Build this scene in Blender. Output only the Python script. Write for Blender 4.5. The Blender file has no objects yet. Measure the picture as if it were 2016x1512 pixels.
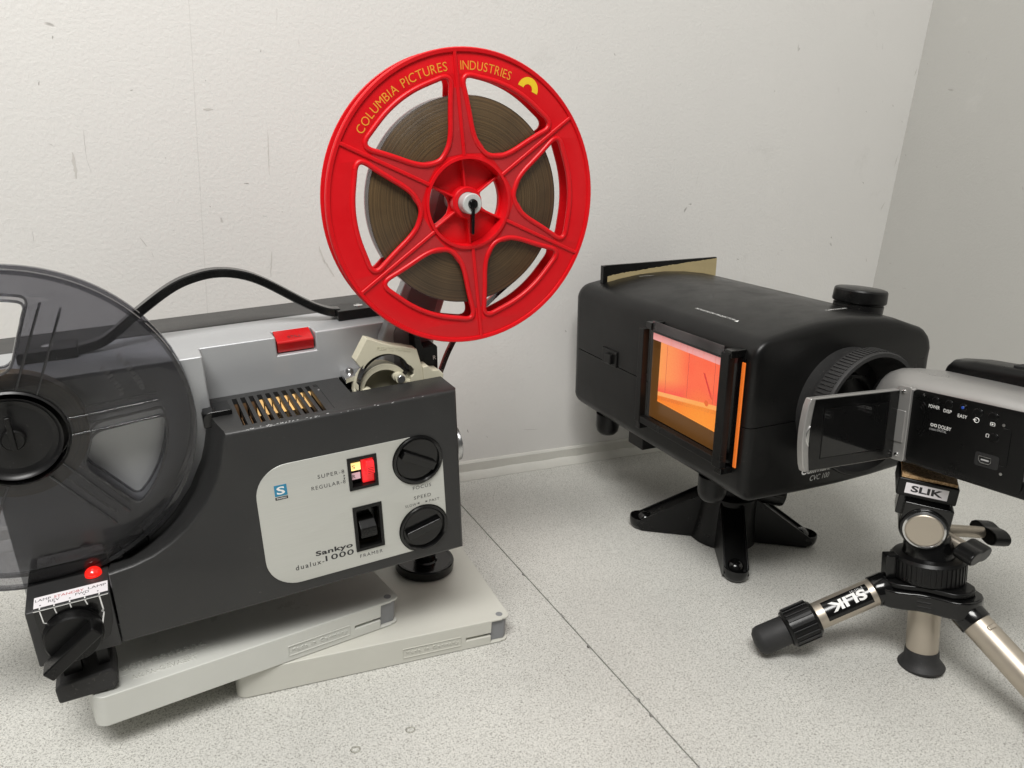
import bpy, bmesh, math, random
from mathutils import Vector, Matrix
random.seed(7)
SC = 0.001                                    # everything below is written in millimetres
V = Vector
scene = bpy.context.scene
col = scene.collection

# ------------------------------------------------------------------ camera
CAM_H = 345.0
RW = Matrix(((0.89034364, -0.08494202, 0.44729526),
             (-0.45081671, -0.30184368, 0.84003255),
             (0.06365919, -0.94956582, -0.30703788)))
right = RW @ V((1, 0, 0)); up = RW @ V((0, -1, 0)); back = RW @ V((0, 0, -1))
cam_d = bpy.data.cameras.new('camera'); cam = bpy.data.objects.new('camera', cam_d)
col.objects.link(cam); scene.camera = cam
m = Matrix((right, up, back)).transposed().to_4x4(); m.translation = V((0, 0, CAM_H * SC))
cam.matrix_world = m
cam_d.sensor_width = 36; cam_d.lens = 1500 / 2016 * 36
cam_d.clip_start = 0.01; cam_d.clip_end = 50
scene.render.resolution_x = 1024; scene.render.resolution_y = 768

# ------------------------------------------------------------------ light
world = bpy.data.worlds.new('World'); scene.world = world; world.use_nodes = True
bg = world.node_tree.nodes['Background']
bg.inputs[0].default_value = (1.0, 0.99, 0.965, 1); bg.inputs[1].default_value = 0.07
def area(name, loc, target, sx, sy, power, color):
    d = bpy.data.lights.new(name, 'AREA'); d.shape = 'RECTANGLE'; d.size = sx; d.size_y = sy
    d.energy = power; d.color = color
    o = bpy.data.objects.new(name, d); col.objects.link(o); o.location = loc
    o.rotation_euler = (V(target) - V(loc)).to_track_quat('-Z', 'Y').to_euler()
    return o
area('ceiling_light', (-0.34, -0.20, 1.42), (0.05, 0.50, 0.2), 0.8, 0.45, 26.5, (1, 0.985, 0.955))
area('ceiling_bounce_fill', (-0.10, -0.20, 2.0), (-0.10, -0.19, 0), 2.6, 2.6, 6.5, (1, 0.985, 0.96))  # added unseen fill, standing in for light bounced off the ceiling
scene.view_settings.view_transform = 'Standard'
scene.view_settings.look = 'None'
scene.view_settings.exposure = 0.0
scene.view_settings.gamma = 1
scene.render.engine = 'CYCLES'
scene.cycles.transparent_max_bounces = 24
scene.cycles.max_bounces = 8

# ------------------------------------------------------------------ materials
MATS = {}
def nodes_of(m):
    nt = m.node_tree
    return nt, nt.nodes, nt.links
def mat(name, color, rough=0.5, metal=0.0, bump=None, rvar=0.0, cvar=0.0, spec=0.5, coat=0.0, emit=None, estr=0.0, dust=0.0):
    """Principled with procedural grain: bump=(scale,strength), rvar roughness blotches, cvar colour blotches."""
    m = bpy.data.materials.new(name); m.use_nodes = True
    nt, N, L = nodes_of(m); p = N['Principled BSDF']
    p.inputs['Base Color'].default_value = (*color, 1); p.inputs['Roughness'].default_value = rough
    p.inputs['Metallic'].default_value = metal; p.inputs['Specular IOR Level'].default_value = spec
    p.inputs['Coat Weight'].default_value = coat
    tc = N.new('ShaderNodeTexCoord')
    if rvar or cvar:
        n = N.new('ShaderNodeTexNoise'); n.inputs['Scale'].default_value = 38; n.inputs['Detail'].default_value = 7
        n.inputs['Roughness'].default_value = 0.65
        L.new(tc.outputs['Object'], n.inputs['Vector'])
        if rvar:
            r = N.new('ShaderNodeMapRange'); r.inputs['From Min'].default_value = 0.3; r.inputs['From Max'].default_value = 0.7
            r.inputs['To Min'].default_value = max(0.02, rough - rvar); r.inputs['To Max'].default_value = min(1, rough + rvar)
            L.new(n.outputs['Fac'], r.inputs['Value']); L.new(r.outputs['Result'], p.inputs['Roughness'])
        if cvar:
            mx = N.new('ShaderNodeMix'); mx.data_type = 'RGBA'
            mx.inputs[6].default_value = (*[c * (1 - cvar) for c in color], 1)
            mx.inputs[7].default_value = (*[min(1, c * (1 + cvar)) for c in color], 1)
            L.new(n.outputs['Fac'], mx.inputs[0]); L.new(mx.outputs[2], p.inputs['Base Color'])
    if dust:
        nd = N.new('ShaderNodeTexNoise'); nd.inputs['Scale'].default_value = 520; nd.inputs['Detail'].default_value = 2; L.new(tc.outputs['Object'], nd.inputs['Vector'])
        ng = N.new('ShaderNodeTexNoise'); ng.inputs['Scale'].default_value = 22; ng.inputs['Detail'].default_value = 5; L.new(tc.outputs['Object'], ng.inputs['Vector'])
        r1 = N.new('ShaderNodeMapRange'); r1.inputs['From Min'].default_value = 0.66; r1.inputs['From Max'].default_value = 0.76; L.new(nd.outputs['Fac'], r1.inputs['Value'])
        r2 = N.new('ShaderNodeMapRange'); r2.inputs['From Min'].default_value = 0.4; r2.inputs['From Max'].default_value = 0.7; r2.inputs['To Max'].default_value = dust; L.new(ng.outputs['Fac'], r2.inputs['Value'])
        mm = N.new('ShaderNodeMath'); mm.operation = 'MULTIPLY_ADD'; L.new(r1.outputs['Result'], mm.inputs[0]); L.new(r2.outputs['Result'], mm.inputs[1])
        r3 = N.new('ShaderNodeMath'); r3.operation = 'MULTIPLY'; r3.inputs[1].default_value = 0.12; L.new(r2.outputs['Result'], r3.inputs[0]); L.new(r3.outputs[0], mm.inputs[2])
        md = N.new('ShaderNodeMix'); md.data_type = 'RGBA'; md.inputs[7].default_value = (0.36, 0.34, 0.31, 1)
        if p.inputs['Base Color'].links: L.new(p.inputs['Base Color'].links[0].from_socket, md.inputs[6])
        else: md.inputs[6].default_value = (*color, 1)
        L.new(mm.outputs[0], md.inputs[0]); L.new(md.outputs[2], p.inputs['Base Color'])
    if bump:
        n2 = N.new('ShaderNodeTexNoise'); n2.inputs['Scale'].default_value = bump[0]; n2.inputs['Detail'].default_value = 3
        L.new(tc.outputs['Object'], n2.inputs['Vector'])
        b = N.new('ShaderNodeBump'); b.inputs['Strength'].default_value = bump[1]; b.inputs['Distance'].default_value = 0.0004
        L.new(n2.outputs['Fac'], b.inputs['Height']); L.new(b.outputs['Normal'], p.inputs['Normal'])
    if emit:
        p.inputs['Emission Color'].default_value = (*emit, 1); p.inputs['Emission Strength'].default_value = estr
    MATS[name] = m
    return m
mat('cover_grey', (0.021, 0.021, 0.021), 0.42, bump=(2600, 0.25), rvar=0.06, cvar=0.12, dust=0.1)
mat('silver_paint', (0.47, 0.48, 0.49), 0.36, metal=0.35, bump=(3000, 0.12), rvar=0.06, cvar=0.05, dust=0.08)
mat('back_vinyl', (0.055, 0.054, 0.052), 0.62, bump=(1600, 0.5), rvar=0.08, cvar=0.15, dust=0.15)
mat('black_gloss', (0.0035, 0.0035, 0.0036), 0.17, rvar=0.08)
mat('black_satin', (0.0045, 0.0045, 0.0046), 0.32, spec=0.3, bump=(2200, 0.1), rvar=0.08, dust=0.05)
mat('copier_black', (0.0048, 0.0048, 0.0048), 0.34, spec=0.3, bump=(2600, 0.12), rvar=0.07, cvar=0.08, dust=0.07)
mat('rubber', (0.016, 0.016, 0.0165), 0.62, bump=(900, 0.3), rvar=0.1, cvar=0.35, dust=0.22)
mat('hub_black', (0.006, 0.006, 0.0065), 0.36, spec=0.35, rvar=0.1, dust=0.1)
mat('white_ink', (0.82, 0.82, 0.8), 0.5)
mat('grey_ink', (0.42, 0.42, 0.42), 0.5)
mat('black_ink', (0.02, 0.02, 0.022), 0.5)
mat('red_ink', (0.45, 0.03, 0.03), 0.5)
mat('yellow_ink', (0.82, 0.56, 0.02), 0.45, cvar=0.1)
mat('orange_ink', (0.78, 0.30, 0.03), 0.45, cvar=0.25)
mat('blue_ink', (0.02, 0.22, 0.38), 0.4)
mat('red_plastic', (0.64, 0.004, 0.009), 0.36, spec=0.35, bump=(1500, 0.06), rvar=0.1, cvar=0.1, dust=0.05)
mat('red_dusty', (0.44, 0.016, 0.020), 0.6, spec=0.3, bump=(1500, 0.15), rvar=0.12, cvar=0.25, dust=0.22)
mat('red_button', (0.52, 0.008, 0.010), 0.25)
mat('cream', (0.55, 0.52, 0.40), 0.42, rvar=0.08, cvar=0.05)
mat('box_plastic', (0.60, 0.605, 0.565), 0.33, bump=(1800, 0.08), rvar=0.08, cvar=0.05)
mat('box_plastic_warm', (0.57, 0.565, 0.51), 0.36, bump=(1800, 0.08), rvar=0.08, cvar=0.06)
mat('box_grey', (0.22, 0.225, 0.235), 0.4, rvar=0.05)
mat('slot_dark', (0.01, 0.01, 0.01), 0.8)
mat('chrome', (0.72, 0.72, 0.72), 0.18, metal=1.0, rvar=0.05)
mat('steel', (0.5, 0.5, 0.5), 0.3, metal=1.0, rvar=0.06)
mat('light_grey_plastic', (0.50, 0.51, 0.50), 0.4)
mat('champagne', (0.50, 0.445, 0.37), 0.42, metal=0.75, rvar=0.05, cvar=0.05)
mat('cam_silver', (0.37, 0.363, 0.352), 0.36, metal=0.6, rvar=0.05)
mat('cam_black', (0.004, 0.004, 0.004), 0.3, spec=0.22, bump=(2600, 0.1), rvar=0.05)
mat('screen_glass', (0.006, 0.006, 0.006), 0.05, coat=0.3)
mat('blue_button', (0.02, 0.06, 0.32), 0.2, emit=(0.05, 0.2, 0.9), estr=0.06)
mat('lamp_red', (0.65, 0.01, 0.01), 0.08, emit=(1, 0.02, 0.01), estr=0.9, coat=1.0)
mat('window_yellow', (0.8, 0.65, 0.25), 0.3, emit=(1.0, 0.72, 0.25), estr=1.1)
mat('window_pink', (0.6, 0.4, 0.45), 0.3, emit=(0.8, 0.45, 0.5), estr=0.25)
mat('red_lit', (0.7, 0.01, 0.02), 0.25, emit=(1.0, 0.03, 0.03), estr=0.55)
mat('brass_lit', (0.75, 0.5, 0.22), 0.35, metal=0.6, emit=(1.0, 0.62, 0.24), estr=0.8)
mat('copper_fin', (0.32, 0.19, 0.10), 0.45, metal=0.5, cvar=0.4)
mat('white_label', (0.78, 0.75, 0.77), 0.35)
mat('kraft', (0.42, 0.34, 0.18), 0.8, bump=(900, 0.4), cvar=0.2)
mat('bead', (0.66, 0.65, 0.60), 0.6, bump=(300, 0.5), cvar=0.12)
mat('joint_paint', (0.66, 0.65, 0.625), 0.6, cvar=0.2)
mat('joint_dirt', (0.028, 0.022, 0.017), 0.9, cvar=0.5)
mat('wood', (0.45, 0.38, 0.26), 0.6, cvar=0.2)

def film_mat():
    m = bpy.data.materials.new('film_wound'); m.use_nodes = True; nt, N, L = nodes_of(m); p = N['Principled BSDF']
    tc = N.new('ShaderNodeTexCoord'); sp = N.new('ShaderNodeSeparateXYZ'); L.new(tc.outputs['Object'], sp.inputs[0])
    cb = N.new('ShaderNodeCombineXYZ'); L.new(sp.outputs[0], cb.inputs[0]); L.new(sp.outputs[2], cb.inputs[1])
    ln = N.new('ShaderNodeVectorMath'); ln.operation = 'LENGTH'; L.new(cb.outputs[0], ln.inputs[0])
    n1 = N.new('ShaderNodeTexNoise'); n1.noise_dimensions = '1D'; n1.inputs['Scale'].default_value = 900; n1.inputs['Detail'].default_value = 6
    n1.inputs['Roughness'].default_value = 0.85
    L.new(ln.outputs['Value'], n1.inputs['W'])
    n2 = N.new('ShaderNodeTexNoise'); n2.inputs['Scale'].default_value = 45; n2.inputs['Detail'].default_value = 4
    L.new(tc.outputs['Object'], n2.inputs['Vector'])
    ad = N.new('ShaderNodeMath'); ad.operation = 'MULTIPLY_ADD'; ad.inputs[1].default_value = 0.35
    L.new(n2.outputs['Fac'], ad.inputs[0]); L.new(n1.outputs['Fac'], ad.inputs[2])
    r = N.new('ShaderNodeValToRGB'); e = r.color_ramp.elements
    e[0].position = 0.45; e[0].color = (0.019, 0.0115, 0.0055, 1); e[1].position = 0.88; e[1].color = (0.125, 0.078, 0.034, 1)
    L.new(ad.outputs[0], r.inputs[0]); L.new(r.outputs[0], p.inputs['Base Color'])
    b = N.new('ShaderNodeBump'); b.inputs['Strength'].default_value = 0.5; b.inputs['Distance'].default_value = 0.0003
    L.new(n1.outputs['Fac'], b.inputs['Height']); L.new(b.outputs['Normal'], p.inputs['Normal'])
    p.inputs['Roughness'].default_value = 0.38
    MATS['film_wound'] = m
film_mat()

def tinted(name, color, fres=1.35, gcol=0.9, rough=0.03, base=0.0, dust=0.0):
    """thin tinted plastic sheet: transparent tint + fresnel reflection + a little surface dust."""
    m = bpy.data.materials.new(name); m.use_nodes = True; nt, N, L = nodes_of(m); N.remove(N['Principled BSDF'])
    out = N['Material Output']
    t = N.new('ShaderNodeBsdfTransparent'); t.inputs[0].default_value = (*color, 1)
    g = N.new('ShaderNodeBsdfGlossy'); g.inputs['Roughness'].default_value = rough; g.inputs[0].default_value = (gcol, gcol, gcol, 1)
    f = N.new('ShaderNodeFresnel'); f.inputs[0].default_value = fres
    mx = N.new('ShaderNodeMixShader'); L.new(f.outputs[0], mx.inputs[0]); L.new(t.outputs[0], mx.inputs[1]); L.new(g.outputs[0], mx.inputs[2])
    last = mx
    if dust:
        d = N.new('ShaderNodeBsdfDiffuse'); d.inputs[0].default_value = (0.3, 0.3, 0.3, 1)
        tc = N.new('ShaderNodeTexCoord'); n = N.new('ShaderNodeTexNoise'); n.inputs['Scale'].default_value = 30; n.inputs['Detail'].default_value = 8
        L.new(tc.outputs['Object'], n.inputs['Vector'])
        r = N.new('ShaderNodeMapRange'); r.inputs['From Min'].default_value = 0.35; r.inputs['From Max'].default_value = 0.75
        r.inputs['To Min'].default_value = dust * 0.3; r.inputs['To Max'].default_value = dust
        L.new(n.outputs['Fac'], r.inputs['Value'])
        m2 = N.new('ShaderNodeMixShader'); L.new(r.outputs['Result'], m2.inputs[0]); L.new(mx.outputs[0], m2.inputs[1]); L.new(d.outputs[0], m2.inputs[2])
        last = m2
    L.new(last.outputs[0], out.inputs[0])
    MATS[name] = m
tinted('smoke', (0.715, 0.715, 0.735), fres=1.42, dust=0.03)
tinted('smoke_rib', (0.60, 0.60, 0.62), fres=1.55, dust=0.06)
tinted('amber_glass', (0.42, 0.22, 0.08), fres=1.35, dust=0.03)
tinted('pink_film', (0.75, 0.45, 0.5), fres=1.5, dust=0.25)
tinted('film_red', (0.78, 0.36, 0.34), fres=1.5, dust=0.1)
tinted('film_brown', (0.20, 0.13, 0.09), fres=1.5, dust=0.08)
tinted('clear_drop', (0.93, 0.93, 0.91), fres=1.2)

def brushed_mat():
    m = mat('brushed_plate', (0.52, 0.525, 0.49), 0.38, metal=0.45)
    nt, N, L = nodes_of(m); p = N['Principled BSDF']
    tc = N.new('ShaderNodeTexCoord'); mp = N.new('ShaderNodeMapping'); mp.inputs['Scale'].default_value = (25, 1, 2600)
    L.new(tc.outputs['Object'], mp.inputs['Vector'])
    n = N.new('ShaderNodeTexNoise'); n.inputs['Scale'].default_value = 1; n.inputs['Detail'].default_value = 3; L.new(mp.outputs[0], n.inputs['Vector'])
    b = N.new('ShaderNodeBump'); b.inputs['Strength'].default_value = 0.12; b.inputs['Distance'].default_value = 0.0003
    L.new(n.outputs['Fac'], b.inputs['Height']); L.new(b.outputs['Normal'], p.inputs['Normal'])
    mx = N.new('ShaderNodeMix'); mx.data_type = 'RGBA'; mx.inputs[6].default_value = (0.54, 0.545, 0.51, 1); mx.inputs[7].default_value = (0.62, 0.625, 0.59, 1)
    L.new(n.outputs['Fac'], mx.inputs[0]); L.new(mx.outputs[2], p.inputs['Base Color'])
brushed_mat()

def cork_mat():
    m = mat('cork', (0.4, 0.25, 0.12), 0.8, bump=(900, 0.5)); nt, N, L = nodes_of(m); p = N['Principled BSDF']
    tc = N.new('ShaderNodeTexCoord'); v = N.new('ShaderNodeTexVoronoi'); v.inputs['Scale'].default_value = 900; L.new(tc.outputs['Object'], v.inputs['Vector'])
    r = N.new('ShaderNodeValToRGB'); e = r.color_ramp.elements
    e[0].position = 0.1; e[0].color = (0.30, 0.17, 0.075, 1); e[1].position = 0.9; e[1].color = (0.62, 0.42, 0.22, 1)
    sp = N.new('ShaderNodeSeparateColor'); L.new(v.outputs['Color'], sp.inputs[0]); L.new(sp.outputs[0], r.inputs[0]); L.new(r.outputs[0], p.inputs['Base Color'])
cork_mat()

def desk_mat():
    m = mat('laminate', (0.5, 0.5, 0.47), 0.42); nt, N, L = nodes_of(m); p = N['Principled BSDF']
    tc = N.new('ShaderNodeTexCoord')
    def noise(s, d, dist=0.0, rgh=0.5):
        n = N.new('ShaderNodeTexNoise'); n.inputs['Scale'].default_value = s; n.inputs['Detail'].default_value = d
        n.inputs['Distortion'].default_value = dist; n.inputs['Roughness'].default_value = rgh
        L.new(tc.outputs['Object'], n.inputs['Vector']); return n
    a = noise(960, 2.0, 0.9); b_ = noise(1250, 2.0, 1.2); c = noise(9, 5); d = noise(60, 3)
    ra = N.new('ShaderNodeValToRGB'); e = ra.color_ramp.elements; e[0].position = 0.36; e[0].color = (0.27, 0.265, 0.24, 1); e[1].position = 0.50; e[1].color = (0.60, 0.595, 0.56, 1)
    L.new(a.outputs['Fac'], ra.inputs[0])
    rb = N.new('ShaderNodeValToRGB'); e = rb.color_ramp.elements; e[0].position = 0.54; e[0].color = (0, 0, 0, 1); e[1].position = 0.66; e[1].color = (1, 1, 1, 1)
    L.new(b_.outputs['Fac'], rb.inputs[0])
    mx = N.new('ShaderNodeMix'); mx.data_type = 'RGBA'; mx.inputs[7].default_value = (0.74, 0.73, 0.68, 1)
    L.new(rb.outputs[0], mx.inputs[0]); L.new(ra.outputs[0], mx.inputs[6])
    # slight large scale soiling
    rc = N.new('ShaderNodeMapRange'); rc.inputs['From Min'].default_value = 0.35; rc.inputs['From Max'].default_value = 0.65
    rc.inputs['To Min'].default_value = 0.93; rc.inputs['To Max'].default_value = 1.03; L.new(c.outputs['Fac'], rc.inputs['Value'])
    ml = N.new('ShaderNodeMix'); ml.data_type = 'RGBA'; ml.blend_type = 'MULTIPLY'; ml.inputs[0].default_value = 1
    L.new(mx.outputs[2], ml.inputs[6]); L.new(rc.outputs['Result'], ml.inputs[7]); L.new(ml.outputs[2], p.inputs['Base Color'])
    rr = N.new('ShaderNodeMapRange'); rr.inputs['To Min'].default_value = 0.36; rr.inputs['To Max'].default_value = 0.55
    L.new(d.outputs['Fac'], rr.inputs['Value']); L.new(rr.outputs['Result'], p.inputs['Roughness'])
    bp = N.new('ShaderNodeBump'); bp.inputs['Strength'].default_value = 0.08; bp.inputs['Distance'].default_value = 0.0003
    L.new(a.outputs['Fac'], bp.inputs['Height']); L.new(bp.outputs['Normal'], p.inputs['Normal'])
desk_mat()

def wall_mat(name, tint):
    m = mat(name, tint, 0.55); nt, N, L = nodes_of(m); p = N['Principled BSDF']
    tc = N.new('ShaderNodeTexCoord')
    def noise(s, d, rgh=0.5, vec=None, dist=0.0):
        n = N.new('ShaderNodeTexNoise'); n.inputs['Scale'].default_value = s; n.inputs['Detail'].default_value = d
        n.inputs['Roughness'].default_value = rgh; n.inputs['Distortion'].default_value = dist
        L.new(vec or tc.outputs['Object'], n.inputs['Vector']); return n
    def ramp(src, p0, p1, c0=(0, 0, 0, 1), c1=(1, 1, 1, 1)):
        r = N.new('ShaderNodeValToRGB'); e = r.color_ramp.elements; e[0].position = p0; e[0].color = c0; e[1].position = p1; e[1].color = c1
        L.new(src, r.inputs[0]); return r
    def mixc(fac, a, b):
        x = N.new('ShaderNodeMix'); x.data_type = 'RGBA'; L.new(fac, x.inputs[0])
        if isinstance(a, tuple): x.inputs[6].default_value = a
        else: L.new(a, x.inputs[6])
        x.inputs[7].default_value = b; return x.outputs[2]
    blot = noise(5, 6, 0.6)
    base = N.new('ShaderNodeMix'); base.data_type = 'RGBA'
    base.inputs[6].default_value = (*[c * 0.94 for c in tint], 1); base.inputs[7].default_value = (*[min(1, c * 1.03) for c in tint], 1)
    L.new(blot.outputs['Fac'], base.inputs[0])
    cur = base.outputs[2]
    # sparse dents and specks of dirt
    spk = noise(62, 2, 0.5, dist=0.6); r1 = ramp(spk.outputs['Fac'], 0.75, 0.79)
    gate = noise(9, 2); g1 = ramp(gate.outputs['Fac'], 0.44, 0.58)
    mm = N.new('ShaderNodeMath'); mm.operation = 'MULTIPLY'; L.new(r1.outputs[0], mm.inputs[0]); L.new(g1.outputs[0], mm.inputs[1])
    cur = mixc(mm.outputs[0], cur, (0.40, 0.385, 0.36, 1))
    # fine vertical scuffs
    mp = N.new('ShaderNodeMapping'); mp.inputs['Scale'].default_value = (260, 260, 20); mp.inputs['Rotation'].default_value = (0, 0.12, 0); L.new(tc.outputs['Object'], mp.inputs['Vector'])
    scf = noise(1.0, 1, 0.4, vec=mp.outputs[0]); r2 = ramp(scf.outputs['Fac'], 0.80, 0.83)
    gate2 = noise(6, 1); g2 = ramp(gate2.outputs['Fac'], 0.55, 0.65)
    m3 = N.new('ShaderNodeMath'); m3.operation = 'MULTIPLY'; L.new(r2.outputs[0], m3.inputs[0]); L.new(g2.outputs[0], m3.inputs[1])
    cur = mixc(m3.outputs[0], cur, (0.55, 0.53, 0.50, 1))
    # grey smudge clouds
    sm = noise(14, 6, 0.7); r4 = ramp(sm.outputs['Fac'], 0.62, 0.80, (0, 0, 0, 1), (0.5, 0.5, 0.5, 1))
    cur = mixc(r4.outputs[0], cur, (0.56, 0.55, 0.52, 1))
    L.new(cur, p.inputs['Base Color'])
    t1 = noise(330, 3, 0.55, dist=0.4); t2 = noise(1100, 2)
    ad = N.new('ShaderNodeMath'); ad.operation = 'MULTIPLY_ADD'; ad.inputs[1].default_value = 0.25
    L.new(t2.outputs['Fac'], ad.inputs[0]); L.new(t1.outputs['Fac'], ad.inputs[2])
    sb = N.new('ShaderNodeMath'); sb.operation = 'SUBTRACT'; L.new(ad.outputs[0], sb.inputs[0]); L.new(mm.outputs[0], sb.inputs[1])
    bp = N.new('ShaderNodeBump'); bp.inputs['Strength'].default_value = 0.37; bp.inputs['Distance'].default_value = 0.0008
    L.new(sb.outputs[0], bp.inputs['Height']); L.new(bp.outputs['Normal'], p.inputs['Normal'])
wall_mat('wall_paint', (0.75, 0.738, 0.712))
wall_mat('wall_paint_shaded', (0.485, 0.478, 0.45))  # darker copy of the wall paint; the right wall's shade is in its colour

# ------------------------------------------------------------------ mesh helpers (millimetres)
def perp(ax):
    ax = V(ax).normalized()
    a = V((0, 0, 1)) if abs(ax.z) < 0.9 else V((1, 0, 0))
    x = ax.cross(a).normalized(); y = ax.cross(x).normalized()
    return x, y, ax
class MB:
    def __init__(self): self.v = []; self.f = []
    def add(self, vs, fs):
        o = len(self.v); self.v += [tuple(p) for p in vs]; self.f += [tuple(i + o for i in f) for f in fs]; return self
    def box(self, x0, x1, y0, y1, z0, z1):
        vs = [(x, y, z) for z in (z0, z1) for y in (y0, y1) for x in (x0, x1)]
        return self.add(vs, [(0, 2, 3, 1), (4, 5, 7, 6), (0, 1, 5, 4), (2, 6, 7, 3), (0, 4, 6, 2), (1, 3, 7, 5)])
    def obox(self, c, x, y, z, sx, sy, sz):
        c, x, y, z = V(c), V(x).normalized(), V(y).normalized(), V(z).normalized()
        vs = [c + x * a * sx / 2 + y * b * sy / 2 + z * d * sz / 2 for d in (-1, 1) for b in (-1, 1) for a in (-1, 1)]
        return self.add(vs, [(0, 2, 3, 1), (4, 5, 7, 6), (0, 1, 5, 4), (2, 6, 7, 3), (0, 4, 6, 2), (1, 3, 7, 5)])
    def loft(self, secs, caps=True, closed=True):
        n = len(secs[0]); vs = [p for s in secs for p in s]; fs = []
        for i in range(len(secs) - 1):
            for j in range(n if closed else n - 1):
                k = (j + 1) % n
                fs.append((i * n + j, i * n + k, (i + 1) * n + k, (i + 1) * n + j))
        if caps:
            fs.append(tuple(range(n - 1, -1, -1))); fs.append(tuple((len(secs) - 1) * n + j for j in range(n)))
        return self.add(vs, fs)
    def lathe(self, prof, c=(0, 0, 0), ax=(0, 0, 1), n=48, x=None, caps=True):
        """prof = [(radius, height along ax)]"""
        X, Y, A = perp(ax)
        if x is not None: X = V(x).normalized(); Y = A.cross(X)
        c = V(c); secs = []
        for r, h in prof:
            secs.append([c + A * h + X * r * math.cos(2 * math.pi * i / n) + Y * r * math.sin(2 * math.pi * i / n) for i in range(n)])
        return self.loft(secs, caps)
    def cyl(self, p, q, r, r2=None, n=32, e=0.0):
        p, q = V(p), V(q); h = (q - p).length; r2 = r if r2 is None else r2
        prof = [(r, 0), (r2, h)] if not e else [(r - e, 0), (r - e * .3, e * .3), (r, e), (r2, h - e), (r2 - e * .3, h - e * .3), (r2 - e, h)]
        return self.lathe(prof, p, q - p, n)
    def prism(self, poly, o, x, y, d):
        """extrude 2D polygon (in frame o,x,y) by vector d"""
        o, x, y, d = V(o), V(x), V(y), V(d)
        a = [o + x * p[0] + y * p[1] for p in poly]; b = [p + d for p in a]
        return self.loft([a, b])
    def tube(self, path, r, n=12, sec=None, upv=(0, 1, 0), caps=True):
        path = [V(p) for p in path]; secs = []
        for i, p in enumerate(path):
            t = (path[min(i + 1, len(path) - 1)] - path[max(i - 1, 0)]).normalized()
            s = t.cross(V(upv)).normalized(); w = s.cross(t)
            if sec: secs.append([p + s * a + w * b for a, b in sec])
            else: secs.append([p + s * r * math.cos(2 * math.pi * k / n) + w * r * math.sin(2 * math.pi * k / n) for k in range(n)])
        return self.loft(secs, caps)
def mesh_of(vs, fs, name='m'):
    me = bpy.data.meshes.new(name); me.from_pydata([tuple(c * SC for c in v) for v in vs], [], fs)
    bm = bmesh.new(); bm.from_mesh(me); bmesh.ops.remove_doubles(bm, verts=bm.verts, dist=1e-7)
    bmesh.ops.recalc_face_normals(bm, faces=bm.faces); bm.to_mesh(me); bm.free()
    return me
def build(name, mb, material, parent=None, bevel=0, seg=2, ang=32, label=None):
    me = mesh_of(mb.v, mb.f, name) if isinstance(mb, MB) else mb
    o = bpy.data.objects.new(name, me); col.objects.link(o)
    if not me.materials: me.materials.append(MATS[material])
    for p in me.polygons: p.use_smooth = True
    me.set_sharp_from_angle(angle=math.radians(ang))
    if bevel:
        b = o.modifiers.new('bevel', 'BEVEL'); b.width = bevel * SC; b.segments = seg; b.limit_method = 'ANGLE'
        b.angle_limit = math.radians(38); b.harden_normals = True
    if parent: o.parent = parent
    if label: o['label'] = label
    return o
def thing(name, label, cat, mtx=None, group=None):
    o = bpy.data.objects.new(name, None); col.objects.link(o); o.empty_display_size = 0.02
    if mtx is not None: o.matrix_world = mtx
    o['label'] = label; o['category'] = cat
    if group: o['group'] = group
    return o
def tag(o, label, cat, group=None):
    o['label'] = label; o['category'] = cat
    if group: o['group'] = group
    return o
def frame(o, x, y, z):
    m = Matrix((V(x), V(y), V(z))).transposed().to_4x4(); m.translation = V(o) * SC; return m
def bake(o):
    dg = bpy.context.evaluated_depsgraph_get(); me = bpy.data.meshes.new_from_object(o.evaluated_get(dg)); return me
def boolean(o, cutter, op='DIFFERENCE'):
    c = bpy.data.objects.new('cut', mesh_of(cutter.v, cutter.f)); col.objects.link(c)
    c.parent = o.parent
    md = o.modifiers.new('b', 'BOOLEAN'); md.object = c; md.operation = op; md.solver = 'EXACT'
    me = bake(o); o.modifiers.clear(); old = o.data; o.data = me
    bpy.data.objects.remove(c, do_unlink=True)
    for p in me.polygons: p.use_smooth = True
    me.set_sharp_from_angle(angle=math.radians(32))
    return o
def curve_plate(polys, ext, bev=0.0):
    """flat plate with holes from closed 2D outlines, half-thickness ext, rounded edge bev -> verts, faces in mm (XY plane)"""
    cu = bpy.data.curves.new('c', 'CURVE'); cu.dimensions = '2D'; cu.fill_mode = 'BOTH'
    cu.extrude = max(ext - bev, 0); cu.bevel_depth = bev; cu.bevel_resolution = 2; cu.offset = -bev
    for pl in polys:
        s = cu.splines.new('POLY'); s.points.add(len(pl) - 1)
        for i, p in enumerate(pl): s.points[i].co = (p[0], p[1], 0, 1)
        s.use_cyclic_u = True
    ob = bpy.data.objects.new('c', cu); col.objects.link(ob)
    me = bake(ob); vs = [v.co.copy() for v in me.vertices]; fs = [tuple(p.vertices) for p in me.polygons]
    bpy.data.objects.remove(ob, do_unlink=True); bpy.data.curves.remove(cu); bpy.data.meshes.remove(me)
    return vs, fs
def text2d(body, bold=0.0, shear=0.0, spacing=1.0, ext=0.0):
    cu = bpy.data.curves.new('t', 'FONT'); cu.body = body; cu.size = 1; cu.offset = bold; cu.shear = shear
    cu.space_character = spacing; cu.extrude = ext; cu.resolution_u = 3
    ob = bpy.data.objects.new('t', cu); col.objects.link(ob)
    me = bake(ob); vs = [v.co.copy() for v in me.vertices]; fs = [tuple(p.vertices) for p in me.polygons]
    bpy.data.objects.remove(ob, do_unlink=True); bpy.data.curves.remove(cu); bpy.data.meshes.remove(me)
    return vs, fs
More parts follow.
